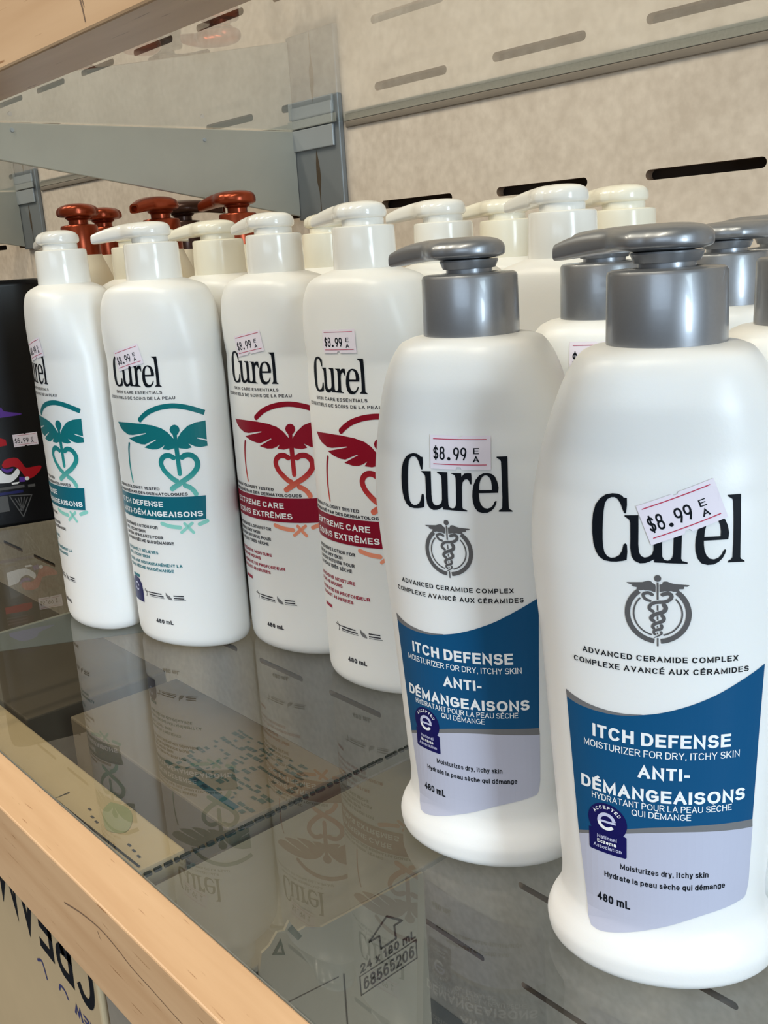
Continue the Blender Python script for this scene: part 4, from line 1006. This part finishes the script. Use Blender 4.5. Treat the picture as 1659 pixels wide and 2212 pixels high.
t, hx, hy, h = carton('product_carton', 'second carton behind the kraft one, faded green print on its lid, under the teal bottles', (-0.566, 0.2150, ZB), (-0.386, 0.2900, ZT), BROWNCARD)
ox, oy = (-0.566 - 0.386) / 2, (0.2150 + 0.2900) / 2
p = Print(); rnd = random.Random(3)
for r in range(13):
    x = -0.470
    while x < -0.392:
        w_ = rnd.uniform(0.0016, 0.0065)
        y0 = 0.2270 + r*0.0040 + rnd.uniform(-0.0004, 0.0004)
        if rnd.random() < 0.5: p.rect(wx(x), wy(y0), wx(x + w_*0.85), wy(y0 + rnd.uniform(0.0012, 0.0030)), GREENINK, 1)
        x += w_
p.poly([(wx(-0.442), wy(0.226)), (wx(-0.398), wy(0.226)), (wx(-0.398), wy(0.230)), (wx(-0.442), wy(0.230))], TEALP, 1)
p.build('top_print', t, lambda x, y, l: (x/1000, y/1000, h - 0.0002), step=0)

t, hx, hy, h = carton('product_carton', 'dark brown carton under the glass at far left, below the black bottle', (-1.50, 0.2000, ZB), (-0.600, 0.3000, -0.060), DARKCARD)

# teal packs and their crumpled clear wrap standing in the gap between the two cartons
for x0, x1, lab in ((-0.535, -0.500, 'dark teal pack in the gap between the cartons, left one'), (-0.420, -0.388, 'dark teal pack in the gap between the cartons, beside the glass joint')):
    t = thing('wrapped_pack', lab, 'pack', ((x0+x1)/2, 0.2035, ZB), 0, 'teal packs between the cartons')
    bm = bmesh.new(); add_box(bm, (-(x1-x0)/2, -0.009, 0), ((x1-x0)/2, 0.009, 0.318), 0.003)
    finish(bm, 'box', TEALP, t, smooth=True, angle=40)
    bm = bmesh.new(); add_box(bm, (-(x1-x0)/2 + 0.003, -0.0070, 0.3182), ((x1-x0)/2 - 0.003, 0.0070, 0.3220), 0.001)
    finish(bm, 'flap', TEALP, t)
t = thing('wrapped_pack', 'silvery plastic-wrapped pack in the gap between the two teal packs', 'pack', (-0.460, 0.2035, ZB))
bm = bmesh.new(); n = 44; V = []
for i in range(n + 1):
    V.append([bm.verts.new((-0.036 + 0.072*i/n, -0.0095 + 0.019*j/10, 0.318 + 0.0016*math.sin(i*0.55 + j*0.5) * math.sin(j*math.pi/10) + 0.0016*math.sin(i*0.21 + 2 + j*0.5) + 0.004*math.sin(j*math.pi/10))) for j in range(11)])
for i in range(n):
    for j in range(10): bm.faces.new((V[i][j], V[i+1][j], V[i+1][j+1], V[i][j+1]))
WRAP = mat('silvery_plastic_wrap', (0.20, 0.23, 0.27), 0.18, metal=0.25, var=0.2, scale=60)
finish(bm, 'wrap', WRAP, t, smooth=True)
bm = bmesh.new(); add_box(bm, (-0.0355, -0.0092, 0), (0.0355, 0.0092, 0.313), 0.002)
finish(bm, 'box', mat('slate_pack_card', (0.11, 0.13, 0.16), 0.5, var=0.1), t)

# torn white carton with its side face toward the camera
t = thing('torn_carton', 'torn white carton under the glass, printed with an arrow and 24 x 180 mL', 'carton', (-0.30, 0.245, ZB))
bm = bmesh.new()
jag = [(0.1715, ZB), (0.1715, -0.118), (0.1745, -0.100), (0.1728, -0.0775), (0.1743, -0.0598), (0.1760, -0.0533), (0.1800, -0.0520), (0.1842, -0.0480), (0.1876, -0.0492), (0.1903, -0.0460), (0.1935, -0.0530), (0.1980, -0.0530), (0.2057, -0.0575), (0.2640, -0.0603), (0.2640, ZB)]
prism(bm, [(y - 0.245, z - ZB) for y, z in jag], 'X', -0.0012, 0.0)
finish(bm, 'side_panel', GREYCARD, t)
bm = bmesh.new(); add_box(bm, (-0.080, -0.104, 0), (-0.0034, 0.0185, 0.3430), 0.001)
finish(bm, 'box', CARDTORN, t)
bm = bmesh.new(); add_box(bm, (-0.080, -0.100, 0.3432), (-0.0014, 0.1150, 0.3462), 0.0008)
finish(bm, 'lid', LIDCARD, t)
p = Print()
cy_ = lambda y: y - 245.0
cz_ = lambda z: z + 405.0
pl = [(240.9, -71.0), (249.6, -77.9), (244.9, -78.0), (245.4, -85.0), (236.5, -85.3), (235.9, -78.6), (230.2, -78.2)]
for a, b in zip(pl, pl[1:] + pl[:1]): p.stroke([(cy_(a[0]), cz_(a[1])), (cy_(b[0]), cz_(b[1]))], 1.0, CARDINK, 1, smooth=False)
p.text('24 x 180 mL', cy_(223.7), cy_(257.0), cz_(-91.0), 4.4, CARDINK, 1, w=0.185)
p.text('68565206', cy_(225.2), cy_(255.6), cz_(-100.4), 6.2, CARDINK, 1, w=0.165)
for y0, y1 in ((-92.6, -92.0), (-102.3, -101.7)): p.rect(cy_(223.2), cz_(y0), cy_(257.4), cz_(y1), CARDINK, 1)
for x0 in (223.2, 256.8): p.rect(cy_(x0), cz_(-102.3), cy_(x0 + 0.6), cz_(-92.0), CARDINK, 1)
side_fn = lambda x, y, l: (0.00025, x/1000, y/1000)
p.build('side_print', t, side_fn, step=0)
p = Print()
p.stroke([(cy_(183), cz_(-82.0)), (cy_(212), cz_(-85.6))], 0.5, CARDINK, 1, smooth=False)
p.build('crease', t, side_fn, step=0)
p = Print()
p.stroke([(cy_(215), cz_(-86)), (cy_(214.6), cz_(-122))], 0.8, CARDINK, 1, smooth=False)
p.build('crease', t, side_fn, step=0)
p = Print()
p.poly([(cy_(180.5), cz_(-56.5)), (cy_(186.6), cz_(-60.0)), (cy_(185.4), cz_(-51.5))], GREENINK, 1, holes=[[(cy_(182.8), cz_(-56.6)), (cy_(185.4), cz_(-58.2)), (cy_(184.8), cz_(-54.4))]])
p.poly([(cy_(189.0), cz_(-49.5)), (cy_(191.2), cz_(-48.2)), (cy_(195.6), cz_(-56.0)), (cy_(193.4), cz_(-57.0))], GREENINK, 1)
p.build('torn_print', t, side_fn, step=0)
